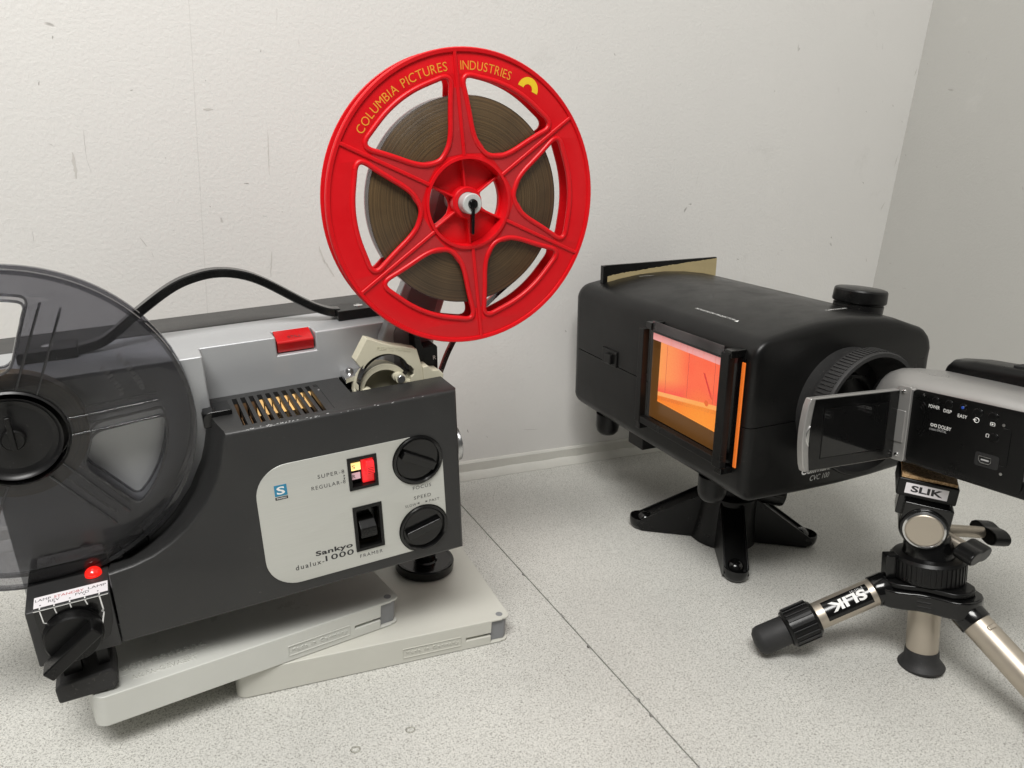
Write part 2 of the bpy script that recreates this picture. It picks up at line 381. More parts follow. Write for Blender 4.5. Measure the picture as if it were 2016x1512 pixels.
def fit(vs, w, h):
    x0 = min(v.x for v in vs); x1 = max(v.x for v in vs); y0 = min(v.y for v in vs); y1 = max(v.y for v in vs)
    return [(((v.x - x0) / (x1 - x0)) * w, ((v.y - y0) / (y1 - y0)) * h, v.z) for v in vs]
def letter(parent, body, o, x, y, w, h, material, lift=0.12, bold=0.0, shear=0.0, spacing=1.0, thick=0.0, name='lettering', mbuf=None):
    """text fitted into a w x h mm rectangle whose lower left corner is o"""
    o, x, y = V(o), V(x).normalized(), V(y).normalized(); n = x.cross(y)
    vs, fs = text2d(body, bold, shear, spacing, 0.5 if thick else 0.0)
    vs = [o + x * a + y * b + n * (lift + (c + 0.5) * thick * (1 if thick else 0)) for a, b, c in fit(vs, w, h)]
    if mbuf is not None: mbuf.add(vs, fs); return
    return build(name, MB().add(vs, fs), material, parent)
def arc(cx, cy, r, a0, a1, n):
    return [(cx + r * math.cos(math.radians(a0 + (a1 - a0) * i / n)), cy + r * math.sin(math.radians(a0 + (a1 - a0) * i / n))) for i in range(n + 1)]
def rrect(x0, x1, y0, y1, r, n=6):
    return arc(x1 - r, y1 - r, r, 0, 90, n) + arc(x0 + r, y1 - r, r, 90, 180, n) + arc(x0 + r, y0 + r, r, 180, 270, n) + arc(x1 - r, y0 + r, r, 270, 360, n)
def chaikin(p, k=3):
    for _ in range(k):
        q = []
        for i in range(len(p)):
            a, b = p[i], p[(i + 1) % len(p)]
            q += [(a[0] * .75 + b[0] * .25, a[1] * .75 + b[1] * .25), (a[0] * .25 + b[0] * .75, a[1] * .25 + b[1] * .75)]
        p = q
    return p
def plate(polys, o, x, y, t, bev=0.0):
    """plate lying in the x,y frame from o; thickness t grows along x cross y"""
    o, x, y = V(o), V(x), V(y); n = x.cross(y)
    vs, fs = curve_plate(polys, t / 2, bev)
    return MB().add([o + x * v.x + y * v.y + n * (v.z + t / 2) for v in vs], fs)
def spline(pts, k=8):
    out = []; P = [V(p) for p in pts]; P = [P[0] * 2 - P[1]] + P + [P[-1] * 2 - P[-2]]
    for i in range(1, len(P) - 2):
        for j in range(k):
            t = j / k; a, b, c, d = P[i - 1], P[i], P[i + 1], P[i + 2]
            out.append(0.5 * ((2 * b) + (c - a) * t + (2 * a - 5 * b + 4 * c - d) * t * t + (3 * b - a - 3 * c + d) * t ** 3))
    out.append(P[-2]); return out
EX, EY, EZ = V((1, 0, 0)), V((0, 1, 0)), V((0, 0, 1))

# ================================================================== SETTING
WALL_Y, CORNER_X, SEAM_X = 670.0, 886.0, 279.5
def structure(o): o['kind'] = 'structure'; return o
def desk(name, x0, x1, seam_side):
    """worktop slab; its edge along the joint is slightly chipped"""
    edge = []
    y = -500.0
    while y < WALL_Y:
        edge.append((y, random.uniform(-0.12, 0.12))); y += random.uniform(6, 14)
        if y > 150 and random.random() < 0.14:
            edge += [(y, 0.0), (y + 1.2, random.uniform(0.9, 1.8)), (y + 3.2, random.uniform(0.5, 1.4)), (y + 4.5, 0.0)]; y += 6
    edge.append((WALL_Y + 10, 0))
    if seam_side > 0: poly = [(x0, -500), (x0, WALL_Y + 10)] + [(x1 - (abs(d) if d > 0.2 else d), y) for y, d in reversed(edge)]
    else: poly = [(x1, WALL_Y + 10), (x1, -500)] + [(x0 + (abs(d) if d > 0.2 else d), y) for y, d in edge]
    return structure(build(name, MB().prism(poly, (0, 0, -30), EX, EY, (0, 0, 30)), 'laminate'))
desk('desk_left', -900, SEAM_X - 0.62, 1)
desk('desk_right', SEAM_X + 0.62, CORNER_X + 10, -1)
structure(build('joint_filler', MB().box(SEAM_X - 3, SEAM_X + 3, -499, WALL_Y + 5, -29, -2.2), 'joint_dirt'))
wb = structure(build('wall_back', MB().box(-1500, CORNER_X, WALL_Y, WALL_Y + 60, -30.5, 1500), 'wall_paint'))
wr = structure(build('wall_right', MB().box(CORNER_X, CORNER_X + 60, -900, WALL_Y + 60, -30.5, 1500), 'wall_paint_shaded'))
# upstand board and sealant bead along the foot of the back wall
build('upstand_strip', MB().prism([(0, 0), (-3.0, 0), (-3.0, 17), (-1.6, 19), (0, 19)], (-1500, WALL_Y, 0.3), EY, EZ, (1500 + CORNER_X - .5, 0, 0)), 'bead', wb, ang=20)
secs = []
for i in range(161):
    x = -700 + i * (700 + CORNER_X - 2) / 160; j = random.uniform(-.5, .5)
    secs.append([V((x, WALL_Y - 2.5, 0.2)), V((x, WALL_Y - 8.6 + j, 0.2)), V((x, WALL_Y - 8.2 + j, 1.6)), V((x, WALL_Y - 5.2 + j * .4, 5.0 + j * .5)), V((x, WALL_Y - 3.3, 8.2 + j)), V((x, WALL_Y - 2.5, 8.4 + j))])
build('sealant_bead', MB().loft(secs), 'bead', wb, ang=60)
# vertical board joint in the wall (hairline) and bead in the corner
build('wall_joint', MB().box(-1, 1, -0.12, 0.4, 0, 1100), 'joint_paint', wb).location = V((63.5, WALL_Y, 20)) * SC
bpy.data.objects['wall_joint'].scale = (0.22, 1, 1)
secs = []
for i in range(60):
    z = 20 + i * 22; j = random.uniform(-.6, .6)
    secs.append([V((CORNER_X + .2, WALL_Y + .2, z)), V((CORNER_X - 4 + j, WALL_Y + .2, z)), V((CORNER_X - 2.4 + j * .5, WALL_Y - .5, z)), V((CORNER_X - .8, WALL_Y - 1.6 + j * .5, z)), V((CORNER_X + .2, WALL_Y - 3 + j, z))])

# scuffs and dents that the photograph shows on the walls (position in the photo -> ray onto the wall)
def on_wall(px, py, wall):
    d = RW @ V((px - 1008, py - 756, 1500)); k = (WALL_Y - .12) / d.y if wall == 'b' else (CORNER_X - .12) / d.x
    return d * k + V((0, 0, CAM_H))
def scuffs(name, wall, marks, mt_, parent):
    mb = MB()
    for x0, y0, x1, y1, w in marks:
        a, b = on_wall(x0, y0, wall), on_wall(x1, y1, wall); nrm = EY if wall == 'b' else EX
        d = b - a; L_ = max(d.length, .5); d = d / L_; s_ = d.cross(nrm); n = max(3, int(L_ / 2.0)); k = w * .27
        lft = []; rgt = []
        for i in range(n + 1):
            t = i / n; ww = k * (math.sin(math.pi * (t * .86 + .07))) * random.uniform(.45, 1.0); c = a + d * L_ * t + s_ * random.uniform(-.25, .25) * k
            lft.append(c + s_ * ww); rgt.append(c - s_ * ww)
        mb.add(lft + rgt[::-1], [tuple(range(2 * n + 2))])
    build(name, mb, mt_, parent)['kind'] = 'stuff'
mat('scuff_grey', (0.56, 0.545, 0.52), 0.6, cvar=0.2); mat('scuff_dark', (0.40, 0.385, 0.36), 0.6, cvar=0.3); mat('scuff_soft', (0.60, 0.585, 0.55), 0.6, cvar=0.15)
scuffs('scuffs', 'b', [(164, 256, 170, 312, 1.1), (170, 312, 180, 340, .7), (276, 468, 290, 486, 1.6), (298, 496, 303, 507, 1.0), (64, 455, 66, 475, .8), (96, 283, 104, 286, 1.0), (588, 78, 589, 90, 1.0), (1378, 330, 1370, 366, .6), (1060, 845, 1030, 846, 1.2), (1718, 18, 1722, 32, .9), (1726, 80, 1727, 100, .7)], 'scuff_grey', wb)
scuffs('dents', 'b', [(103, 70, 104, 77, 1.8), (77, 160, 76, 168, 1.4), (514, 97, 513, 103, 1.6), (480, 361, 490, 361, 1.8), (256, 178, 262, 177, 1.2), (404, 157, 405, 159, 1.6), (413, 405, 415, 408, 1.8), (555, 416, 556, 418, 1.3), (325, 310, 326, 312, 1.2), (1757, 206, 1759, 210, 1.8), (1705, 218, 1706, 221, 1.5), (1775, 238, 1777, 241, 1.5), (1698, 358, 1701, 362, 1.8), (1705, 508, 1706, 516, 1.3), (1113, 650, 1115, 654, 2), (920, 845, 922, 852, 2), (958, 858, 960, 862, 1.6)], 'scuff_dark', wb)
scuffs('smudges', 'b', [(628, 485, 640, 520, 5), (638, 512, 658, 545, 4), (400, 215, 420, 216, 6), (143, 300, 150, 352, 6), (527, 255, 530, 345, 1.8), (535, 495, 533, 545, 3.5), (1800, 150, 1806, 135, 4), (1733, 415, 1742, 398, 4), (1760, 330, 1768, 305, 3)], 'scuff_soft', wb)
scuffs('dents', 'r', [(1866, 176, 1877, 177, 4.5), (1825, 124, 1827, 128, 2), (1850, 140, 1851, 142, 2), (1907, 100, 1908, 104, 2), (1942, 112, 1942, 118, 1.2), (1782, 304, 1784, 308, 2), (1843, 328, 1846, 330, 2), (1750, 518, 1755, 519, 2.5), (1776, 567, 1784, 568, 2.5), (1858, 518, 1856, 526, 1.6), (2012, 366, 2014, 374, 2)], 'scuff_dark', wr)

# ================================================================== TAPE BOXES
BT = 20.1
def tape_box(name, label, corner, ang, z, W, D, mt, emboss):
    a = math.radians(ang); x = V((math.cos(a), math.sin(a), 0)); y = V((-math.sin(a), math.cos(a), 0))
    root = thing(name, label, 'tape box', frame((corner[0], corner[1], z), x, y, EZ), 'plastic tape boxes under the projector')
    t = BT - 0.3
    # shell: rounded at the closed left end, cut square at the right, one rounded ear on top
    out = arc(6, 6, 6, 270, 180, 6) + arc(6, D - 6, 6, 180, 90, 6) + [(W - 1, D), (W - 1, 0)]
    sh = build('shell', MB().prism(out, (0, 0, 0.3), EX, EY, (0, 0, t)), mt, root)
    boolean(sh, MB().box(W - 9, W + 5, -1, D + 1, 1.9, t - 1.5))
    boolean(sh, MB().box(W - 28, W + 2, -1, 3, BT / 2 - 2.6, BT / 2 - 0.6))
    bv = sh.modifiers.new('bevel', 'BEVEL'); bv.width = 1.3 * SC; bv.segments = 3; bv.limit_method = 'ANGLE'; bv.angle_limit = math.radians(40); bv.harden_normals = True
    # ears: rounded corner tabs with a hole
    for yy in (1, D - 1):
        pass
    ear = [(W - 12, 0.6)] + arc(W + 0.8, 5.0, 4.4, -90, 0, 6) + [(W + 5.2, D - 5)] + arc(W + 0.8, D - 5, 4.4, 0, 90, 6)[0:] + [(W - 12, D - .6)]
    for zz, nm in ((BT - 1.5 + 0.02, 'lid_edge'), (0.32, 'base_edge')):
        build(nm, MB().prism(ear, (0, 0, zz), EX, EY, (0, 0, 1.45)), mt, root, bevel=0.35)
    core = [(W - 14, 2.2), (W + 1.5, 2.2)] + arc(W + 0.6, 6.4, 3.6, -70, 0, 5) + [(W + 4.2, D - 6)] + [(W - 14, D - 6)]
    build('inner_cassette', MB().prism(core, (0, 0, 2.0), EX, EY, (0, 0, BT - 3.6)), 'box_grey', root, bevel=0.4)
    build('corner_hole', MB().lathe([(2.5, 0), (2.5, 0.12)], (W - 1.5, 5.6, BT - .03), EZ, 20), 'box_grey', root)
    # recessed maker's panel on the front, with raised lettering
    pw, px = 42, W - 74
    fr = MB()
    for b in ((px, px + pw, 4.6, 5.0), (px, px + pw, 11.6, 12.0), (px, px + .4, 5.0, 11.6), (px + pw - .4, px + pw, 5.0, 11.6)):
        fr.box(b[0], b[1], -0.5, 0.2, b[2], b[3])
    build('embossed_panel', fr, mt, root, bevel=0.08)
    letter(root, 'Made in Germany', (px + 2, -0.02, 6.8), EX, EZ, pw - 4, 3.2, mt, lift=0.0, thick=0.6, spacing=1.25, name='embossed_lettering')
    if emboss:
        z1 = BT - .02
        fr = MB(); x0, y0 = 8, 5.5
        fr.box(x0, x0 + 62, y0 + 7.6, y0 + 7.9, z1, z1 + .25); fr.box(x0, x0 + .35, y0, y0 + 20, z1, z1 + .25); fr.box(x0 + 62, x0 + 62.35, y0, y0 + 20, z1, z1 + .25)
        build('embossed_lines', fr, mt, root)
        letter(root, 'Magnetonband', (x0 + 3, y0 + 9.8, z1), EX, EY, 52, 7.5, mt, lift=0, thick=0.8, bold=0.012, spacing=1.15, name='embossed_lettering')
        letter(root, 'AGFA-GEVAERT', (x0 + 12, y0 + 1.6, z1), EX, EY, 36, 4.2, mt, lift=0, thick=0.8, bold=0.01, spacing=1.15, name='embossed_lettering')
    return root
tape_box('tape_box', 'pale grey plastic tape box lying flat on the desk, lower of two', (43.5, 417.4), -3.1, 0, 180, 178, 'box_plastic_warm', False)
tape_box('tape_box', 'pale grey plastic tape box on top, skewed, carrying the projector', (-31.5, 397.9), 9.8, BT, 182, 178, 'box_plastic', True)

# ================================================================== FILM PROJECTOR (local: x along front, y depth, z up)
TH = math.atan2(0.091, 0.9958)
PX = V((math.cos(TH), 0, math.sin(TH))); PZ = V((-math.sin(TH), 0, math.cos(TH)))
AF = 405.0
P_ORG = PX * (-0.0994 * AF) + PZ * (-0.6805 * AF) + V((0, AF, CAM_H))
PM = frame(P_ORG, PX, EY, PZ)
pr = thing('film_projector', 'dark grey and silver cine film projector tilted on the tape boxes', 'projector', PM)

# --- dark front cover with the big scoop for the take-up reel
outer = [(68.7, 112), (67.6, 107), (65.6, 100.5), (63.6, 93), (61.0, 86), (54.2, 73.8), (42.6, 61.3), (33, 54.4), (23, 49.3), (12.5, 46.4), (0.4, 45.0)]
def inner_pt(a): return (-30 + 93.5 * math.cos(math.radians(a)), 117.3 + 93.5 * math.sin(math.radians(a)))
inner = [inner_pt(a) for a in (-3.3, -7, -12, -17, -22, -33, -44, -51, -58, -65, -71)]
inner[-1] = (0.4, 33)
def csec(arcpts, d): return [V((x, d, z)) for x, z in [(0.4, 0), (204, 0), (204, 112)] + arcpts]
mid = [((a[0] * .45 + b[0] * .55), (a[1] * .45 + b[1] * .55)) for a, b in zip(outer, inner)]
# rounded outer lip: shrink the front outline a touch
def lip(pts, k):
    r = []
    for x, z in pts: r.append((x + k * (0.5 if x < 60 else 0.8), z - k * (0.8 if x < 60 else 0.0)))
    return r
def csec2(arcpts, d, k):
    return [V((x, d, z)) for x, z in [(0.4, k), (204 - k, k), (204 - k, 112 - k)] + [(x, min(z, 112 - k)) for x, z in arcpts]]
secs = [csec2(lip(outer, 1.6), 0, 2.6), csec2(lip(outer, .9), 0.35, 1.6), csec2(lip(outer, .3), 1.1, .75), csec2(outer, 2.6, 0.0), csec2(mid, 21, 0), csec2(inner, 40, 0), csec2(inner, 58, 0)]
cov = build('front_cover', MB().loft(secs), 'cover_grey', pr, ang=28)
cut = MB().box(73, 198, 5.0, 55, 12, 108.5); boolean(cov, cut)
cut = MB()
for i in range(10):
    x = 79.2 + i * 4.83; cut.box(x, x + 2.7, 6.0, 51, 100, 120)
boolean(cov, cut)
boolean(cov, MB().prism([(145.3, 27), (206, 27), (206, 60), (145.3, 60)], (0, 0, 70), EX, EY, (0, 0, 60)))
# right end wall flares: the cover's right rear corner is closed by a cream plate
build('vent_mark', MB().box(129.9, 130.2, 6.4, 50, 112.0, 112.12), 'slot_dark', pr)
build('vent_recess', MB().box(127.6, 130.0, 48, 51.4, 112.0, 112.15), 'slot_dark', pr)
build('screw', MB().lathe([(0.9, 0), (0.7, 0.35), (0, 0.45)], (129.2, 41, 112.0), EZ, 12), 'chrome', pr)
wear = MB()
for i in range(46):
    x = random.choice((random.gauss(88, 9), random.gauss(106, 12), random.uniform(80, 190))); l_ = random.uniform(.3, 1.6); q = random.uniform(.45, 1.0)
    a0_ = V((x, 0.9, 111.15)); t_ = random.uniform(-.5, .5)
    wear.add([a0_ + V((0, t_ - .12 * q, t_ * .7 - .05)), a0_ + V((l_, t_ - .10 * q, t_ * .7)), a0_ + V((l_ * .8, t_ + .2 * q, t_ * .7 + .22 * q)), a0_ + V((l_ * .2, t_ + .16 * q, t_ * .7 + .18 * q))], [(0, 1, 2, 3)])
build('edge_wear', wear, 'grey_ink', cov)['kind'] = 'stuff'
# lamp house fins glowing under the vent
fins = MB()
for i in range(10):
    x = 79.4 + i * 4.83; build('lamp_fin', MB().box(x - .6, x + 3.2, 51.2, 53.4, 98.0, 108.3), 'brass_lit' if i > 2 else 'copper_fin', pr)
    build('heat_fin', MB().box(x + 2.9, x + 3.5, 6.5, 44, 80, 102), 'copper_fin', pr)
# lamp inside the housing (the projector is running)
ld = bpy.data.lights.new('projection_lamp', 'POINT'); ld.energy = 0.012; ld.color = (1, 0.68, 0.32); ld.shadow_soft_size = 0.004
lo = bpy.data.objects.new('projection_lamp', ld); col.objects.link(lo); lo.parent = pr; lo.location = V((112, 24, 82)) * SC
# black hinge clip at the left end of the cover
pth = [V((62, y, 112.2 - 0.02 * (y - 25) ** 2 * .12)) for y in (24, 30, 36, 42, 47)]
clip = MB().prism([(60.5, 106.0), (60.5, 112.5), (62.0, 114.4), (65, 115.2), (76.5, 115.2), (76.5, 112.05), (69, 112.05), (67, 110), (65, 106)], (0, 26, 0), EX, EZ, (0, 10, 0))
build('hinge_clip', clip, 'black_gloss', pr, bevel=0.6)
build('hinge_tab', MB().box(66.5, 76.5, 38, 47, 112.05, 113.6), 'black_gloss', pr, bevel=0.4)
build('hinge_tab', MB().box(61.5, 66.3, 36.2, 50, 108, 113.0), 'black_gloss', pr, bevel=0.8)

# --- silver body behind
sil = build('silver_body', MB().prism([(-45, 41), (66.5, 41), (66.5, 58.5), (199, 58.5), (199, 104.8), (-45, 104.8)], (0, 0, 1), EX, EY, (0, 0, 143)), 'silver_paint', pr)
boolean(sil, MB().box(110.2, 134.2, 50, 73, 132.2, 150))
bv = sil.modifiers.new('bevel', 'BEVEL'); bv.width = 1.1 * SC; bv.segments = 3; bv.limit_method = 'ANGLE'; bv.angle_limit = math.radians(40); bv.harden_normals = True
build('back_cover', MB().prism(rrect(-47, 201, 0.6, 144.3, 5), (0, 105, 0), EX, EZ, (0, 38, 0)), 'back_vinyl', pr, bevel=2.0, seg=3)
# red STILL rocker
st = MB().prism([(61.5, 133.0), (59.5, 139.2), (60.0, 140.2), (72.4, 144.0), (72.4, 133.0)], (111.0, 0, 0), EY, EZ, (22.4, 0, 0))
build('still_button', st, 'red_button', pr, bevel=0.35)
sx = V((0, 12.4, 3.8)).normalized()
letter(pr, 'STILL', V((118.3, 0, 0)) + V((0, 62.6, 141.05)), EX, sx, 8.6, 2.6, 'black_ink', lift=0.15)

# --- carrying handle
hd = [V((156, 83, 148.8)), V((148, 83, 150.5)), V((135.5, 84, 157)), V((112.1, 85, 173.2)), V((98, 85, 180)), V((84, 85, 182.4)), V((70, 85, 180.6)), V((56.7, 85, 175.5)), V((38.3, 85, 163.8)), V((20, 84.5, 151)), V((8, 84, 147.5)), V((-4, 84, 147))]
sec = [(2.3, -4.6), (2.9, -3.6), (2.9, 0.5), (2.5, 1.0), (2.9, 1.5), (2.9, 3.6), (2.3, 4.6), (-1.6, 4.6), (-2.3, 3.8), (-2.3, -3.8), (-1.6, -4.6)]
build('handle_strap', MB().tube(spline(hd, 10), 1, sec=sec), 'black_gloss', pr, ang=30)
for x0, x1, d0 in ((153.5, 186, 1), (-26, 4, -1)):
    b = build('handle_bracket', MB().box(x0, x1, 74, 94.5, 144.1, 150.6), 'black_satin', pr, bevel=0.6)
    c = build('bracket_screw', MB().lathe([(3.1, 0), (3.0, 0.4), (2.0, 0.9), (0, 1.1)], ((x0 + x1) / 2, 84, 150.6), EZ, 20), 'chrome', b)
    build('screw_slot', MB().box(-2.2, 2.2, -.35, .35, 0, .2), 'slot_dark', c).location = V(((x0 + x1) / 2, 84, 151.5)) * SC

# --- control corner (left, below the reel)
ctl = MB().prism([(0.0, 0), (0.0, 33.8), (3, 34.6), (30, 37.4), (38, 37.6), (38, 0)], (-40, 0, 0), EY, EZ, (39.6, 0, 0))
cb = build('control_corner', ctl, 'cover_grey', pr, bevel=0.9)
build('lower_case', MB().box(-36, 198, 3.2, 104.6, -0.6, 11.0), 'cover_grey', pr, bevel=1)
def fan(poly): return plate([poly], (0, -0.02, 0), EX, EZ, 0.35, 0.1)
dialp = [(-36, 34.0), (-36, 26)] + [(-34.6, 14), (-30, 6.5), (-20, 3.2), (-10, 4.6), (-4.6, 9), (-2.4, 16), (-1.4, 26), (-1.4, 34.0)]
build('dial_panel', plate([dialp], (0, 0.02, 0), EX, EZ, 0.5, 0.15), 'black_gloss', pr)
kn = MB().lathe([(14.2, 0), (14.4, 2), (13.6, 6.0), (12.8, 6.6), (0, 6.8)], (-21, -0.4, 15.8), (0, -1, 0), 48)
dk = build('selector_knob', kn, 'black_satin', pr, ang=25)
bx = V((0.80, 0, 0.60)).normalized(); bz = V((-bx.z, 0, bx.x))
build('grip_bar', MB().obox(V((-21.5, -11, 13.2)), bx, V((0, -1, 0)), bz, 33, 11.0, 7.0), 'black_satin', dk, bevel=1.0)
# white markings on the dial
wm = MB()
def stroke(pts, w=0.55, y=-0.62):
    for a, b in zip(pts, pts[1:]):
        a, b = V((a[0], y, a[1])), V((b[0], y, b[1])); d = (b - a).normalized(); s = V((-d.z, 0, d.x)) * w / 2
        wm.add([a - s - d * w * .3, b - s + d * w * .3, b + s + d * w * .3, a + s - d * w * .3], [(0, 1, 2, 3)])
stroke([(-33.2, 33.4), (-32.8, 26.4), (-31.6, 25.8)]); stroke([(-26.6, 33.4), (-26.2, 30.4)]); stroke([(-19.4, 33.5), (-19.2, 31.6)])
stroke([(-12.4, 33.6), (-11.8, 30.8)]); stroke([(-5.6, 33.8), (-5.2, 25.4), (-5.9, 24.6), (-5.2, 23.8), (-7.4, 16.0)], .7)
stroke([(-7.4, 16.0), (-12.6, 12.6)], 1.3); stroke([(-36, 34.05), (-1.6, 34.05)], .4)
build('dial_markings', wm, 'white_ink', pr)
# label on the ledge
lx, ly = EX, V((0, 30, 2.8)).normalized()
lo_ = V((-36, 1.6, 34.3))
lb = build('control_label', MB().prism([(0, 0), (34.6, 0), (34.6, 9.2), (0, 9.2)], lo_ + V((0, 0, .22)), lx, ly, V((0, -.02, .15))), 'white_label', pr)
ln = lx.cross(ly)
for body, px_, py_, w, h, mt_ in (('LAMP', 0.6, 5.2, 7.2, 2.0, 'black_ink'), ('STANDBY', 9.2, 5.2, 14.0, 2.0, 'red_ink'), ('LAMP', 25.2, 5.2, 8.6, 2.0, 'black_ink'), ('REV', 6.6, 2.6, 5.2, 2.0, 'black_ink'), ('FWD', 19.2, 2.6, 6.4, 2.0, 'black_ink')):
    letter(lb, body, lo_ + lx * px_ + ly * py_ + ln * .38, lx, ly, w, h, mt_, lift=.04)
dots = MB()
for q in (3.0, 9.6, 16.6, 23.4, 29.8):
    dots.add([lo_ + lx * (q + a) + ly * (1.7 + b) + ln * .45 for a, b in ((-.35, -.35), (.35, -.35), (.35, .35), (-.35, .35))], [(0, 1, 2, 3)])
build('label_dots', dots, 'black_ink', lb)
for i in range(5):
    q = (2.8, 9.4, 16.6, 23.6, 30.4)[i]
    build('tick_mark', MB().add([lo_ + lx * (q + a) + ly * b + ln * .3 for a, b in ((-.3, -1.6), (.3, -1.6), (.3, -.1), (-.3, -.1))], [(0, 1, 2, 3)]), 'white_ink', lb)
build('pilot_lamp', MB().lathe([(4.3, 0), (4.3, 1.2), (3.9, 2.4), (2.9, 3.5), (1.5, 4.2), (0, 4.4)], (-8.1, 19.4, 36.2), EZ, 28), 'lamp_red', pr, ang=60)
# film slot with a black lever between cover and control corner
build('film_slot', MB().obox((14.5, 33, 43.0), V((.83, 0, .38)), EY, V((-.38, 0, .83)), 13, 6, 7), 'black_gloss', pr, bevel=.5)
build('film_lever', MB().obox((3.2, 30, 38.4), V((.7, 0, .5)), EY, V((-.5, 0, .7)), 9, 9, 5), 'black_gloss', pr, bevel=1.2)
# rubber foot at the left on its two struts
for x0 in (-31, -14):
    build('foot_strut', MB().box(x0, x0 + (9 if x0 < -20 else 5.5), 4, 9, -14, 1), 'black_satin', pr)
ft = MB().prism([(-35.5, -24.2), (-8.5, -24.6), (-6.4, -22), (-6.2, -13.0), (-8.4, -11.0), (-33.0, -12.4), (-35.8, -14.5)], (0, -3.0, 0), EX, EZ, (0, 25, 0))
build('rubber_foot', ft, 'rubber', pr, bevel=1.8, seg=3)
# screw foot at the right: shaft and wide disc standing on the lower box
fw = V((194.5, 491, BT)); inv = PM.inverted()
fl = (inv @ (fw * SC)) / SC
dn = (inv.to_3x3() @ EZ)
sf = build('screw_foot', MB().lathe([(21.5, 0.2), (22.6, 1.0), (22.8, 3), (22.8, 7.2), (22.2, 8.2), (20.8, 8.4), (19.6, 7.6), (10, 7.4), (8.6, 8.2), (8.4, 12)], fl, dn, 56), 'black_gloss', pr, ang=30)
build('foot_shaft', MB().cyl(fl + dn * 11, fl + EZ * 66, 8.0, n=32), 'black_satin', sf)

# --- brushed control plate with its cut-outs round the knobs
FK, SK, KR = V((175.9, 71.2)), V((176.9, 23.2)), 16.4
def bite(c, a0, a1, n=16): return arc(c.x, c.y, KR, a0, a1, n)
pl_ = arc(98.5, 68.3, 18.8, 180, 90, 10)
a_t = math.degrees(math.acos((168.9 - FK.x) / KR)) if abs(168.9 - FK.x) < KR else 110
pl_ += bite(FK, 114.5, 336 - 0, 20)[0:0]
tA = 180 - math.degrees(math.asin((87.1 - FK.y) / KR)); tB = -math.degrees(math.acos((192.3 - FK.x) / KR)) if (192.3 - FK.x) < KR else -2
pl_ += arc(FK.x, FK.y, KR, tA, 360 - 12, 26)
tC = math.degrees(math.acos(min(1, (192.3 - SK.x) / KR)))
pl_ += arc(SK.x, SK.y, KR, max(tC, 14), 180 + math.degrees(math.asin((SK.y - 8.7) / KR)), 26)
pl_ += arc(98.5, 27.5, 18.8, 270, 180, 10)
W1 = [(132.4, 61), (150.1, 60.6), (150.1, 81.6), (132.4, 81.8)]; W2 = [(132.8, 18.8), (150.6, 18.9), (150.8, 49.2), (132.8, 49.1)]
fp = build('control_plate', plate([pl_, W1, W2], (0, -0.02, 0), EX, EZ, 0.7, 0.2), 'brushed_plate', pr)
PLY = -0.72
def win(name, r):
    x0, x1, z0, z1 = r; b = MB(); t = 1.9
    for q in ((x0, x1, z0, z0 + t), (x0, x1, z1 - t, z1), (x0, x0 + t, z0 + t, z1 - t), (x1 - t, x1, z0 + t, z1 - t)): b.box(q[0], q[1], -1.3, 4, q[2], q[3])
    return build(name, b, 'black_satin', pr)
cut = MB().box(133, 150, -2, 8, 61.4, 81.2); cut.box(133.4, 150, -2, 10, 19.2, 48.8); boolean(cov, cut)
for k in (FK, SK): boolean(cov, MB().lathe([(14.4, -2), (14.4, 4.2)], (k.x, 0, k.y), EY, 48))
w1 = win('film_gauge_window', (132.4, 150.1, 60.8, 81.7))
build('window_backing', MB().box(134.2, 149, 4.0, 4.6, 62, 80.4), 'black_gloss', w1)
sw_ = build('gauge_slide', MB().box(141.4, 148.4, 1.5, 3.8, 63.2, 79.4), 'red_lit', w1)
build('slide_knob', MB().prism([(-3.6, 70.4), (-3.6, 77.2), (-2.6, 78.6), (1.5, 78.6), (1.5, 70.4)], (143.0, 0, 0), EY, EZ, (4.8, 0, 0)), 'red_lit', sw_, bevel=.5)
gr = MB()
for i in range(4): gr.box(143.6, 147.2, -3.75, -3.5, 70.9 + i * 1.1, 71.3 + i * 1.1)
build('slide_grooves', gr, 'red_button', sw_)
ys = build('indicator_yellow', MB().box(134.6, 140.6, 1.4, 2.0, 72.4, 77.2), 'window_yellow', w1)
rs = build('indicator_pink', MB().box(134.6, 140.0, 1.4, 2.0, 66.6, 70.6), 'window_pink', w1)
letter(ys, 'S', (135.4, 1.35, 73.6), EX, EZ, 2.0, 2.3, 'red_ink', lift=.05, name='letter_s')
letter(rs, 'R', (135.2, 1.35, 67.5), EX, EZ, 1.8, 2.3, 'black_ink', lift=.05, name='letter_r')
w2 = win('framer_window', (132.8, 150.7, 18.8, 49.1))
build('window_backing', MB().box(134.6, 149, 8.5, 9, 20.4, 47.6), 'black_gloss', w2)
fk_ = build('framer_lever', MB().prism([(8, 27.5), (-1.8, 27.5), (-2.4, 30.4), (-2.4, 31.2), (-2.0, 34.2), (2.5, 37.8), (8, 37.8)], (136.2, 0, 0), EY, EZ, (10.2, 0, 0)), 'black_satin', w2, bevel=.5)
build('lever_groove', MB().box(136.4, 146.2, -2.55, -2.35, 30.6, 31.0), 'slot_dark', fk_)
def knob(name, c, ang_):
    k = build(name, MB().lathe([(15.9, 0.3), (16.0, -0.8), (15.4, -2.0), (14.4, -2.2), (13.7, -1.6), (13.5, 1.5), (13.2, 3.6), (0, 3.6)], (c.x, 0, c.y), EY, 56), 'black_gloss', pr, ang=40)
    a = math.radians(ang_); x = V((math.cos(a), 0, math.sin(a))); z = V((-x.z, 0, x.x))
    build('grip_ridge', MB().obox(V((c.x, 0.4, c.y)), x, EY, z, 23.5, 7.4, 5.6), 'black_gloss', k, bevel=.8)
    return k
knob('focus_knob', FK, -30); knob('speed_knob', SK, 13)
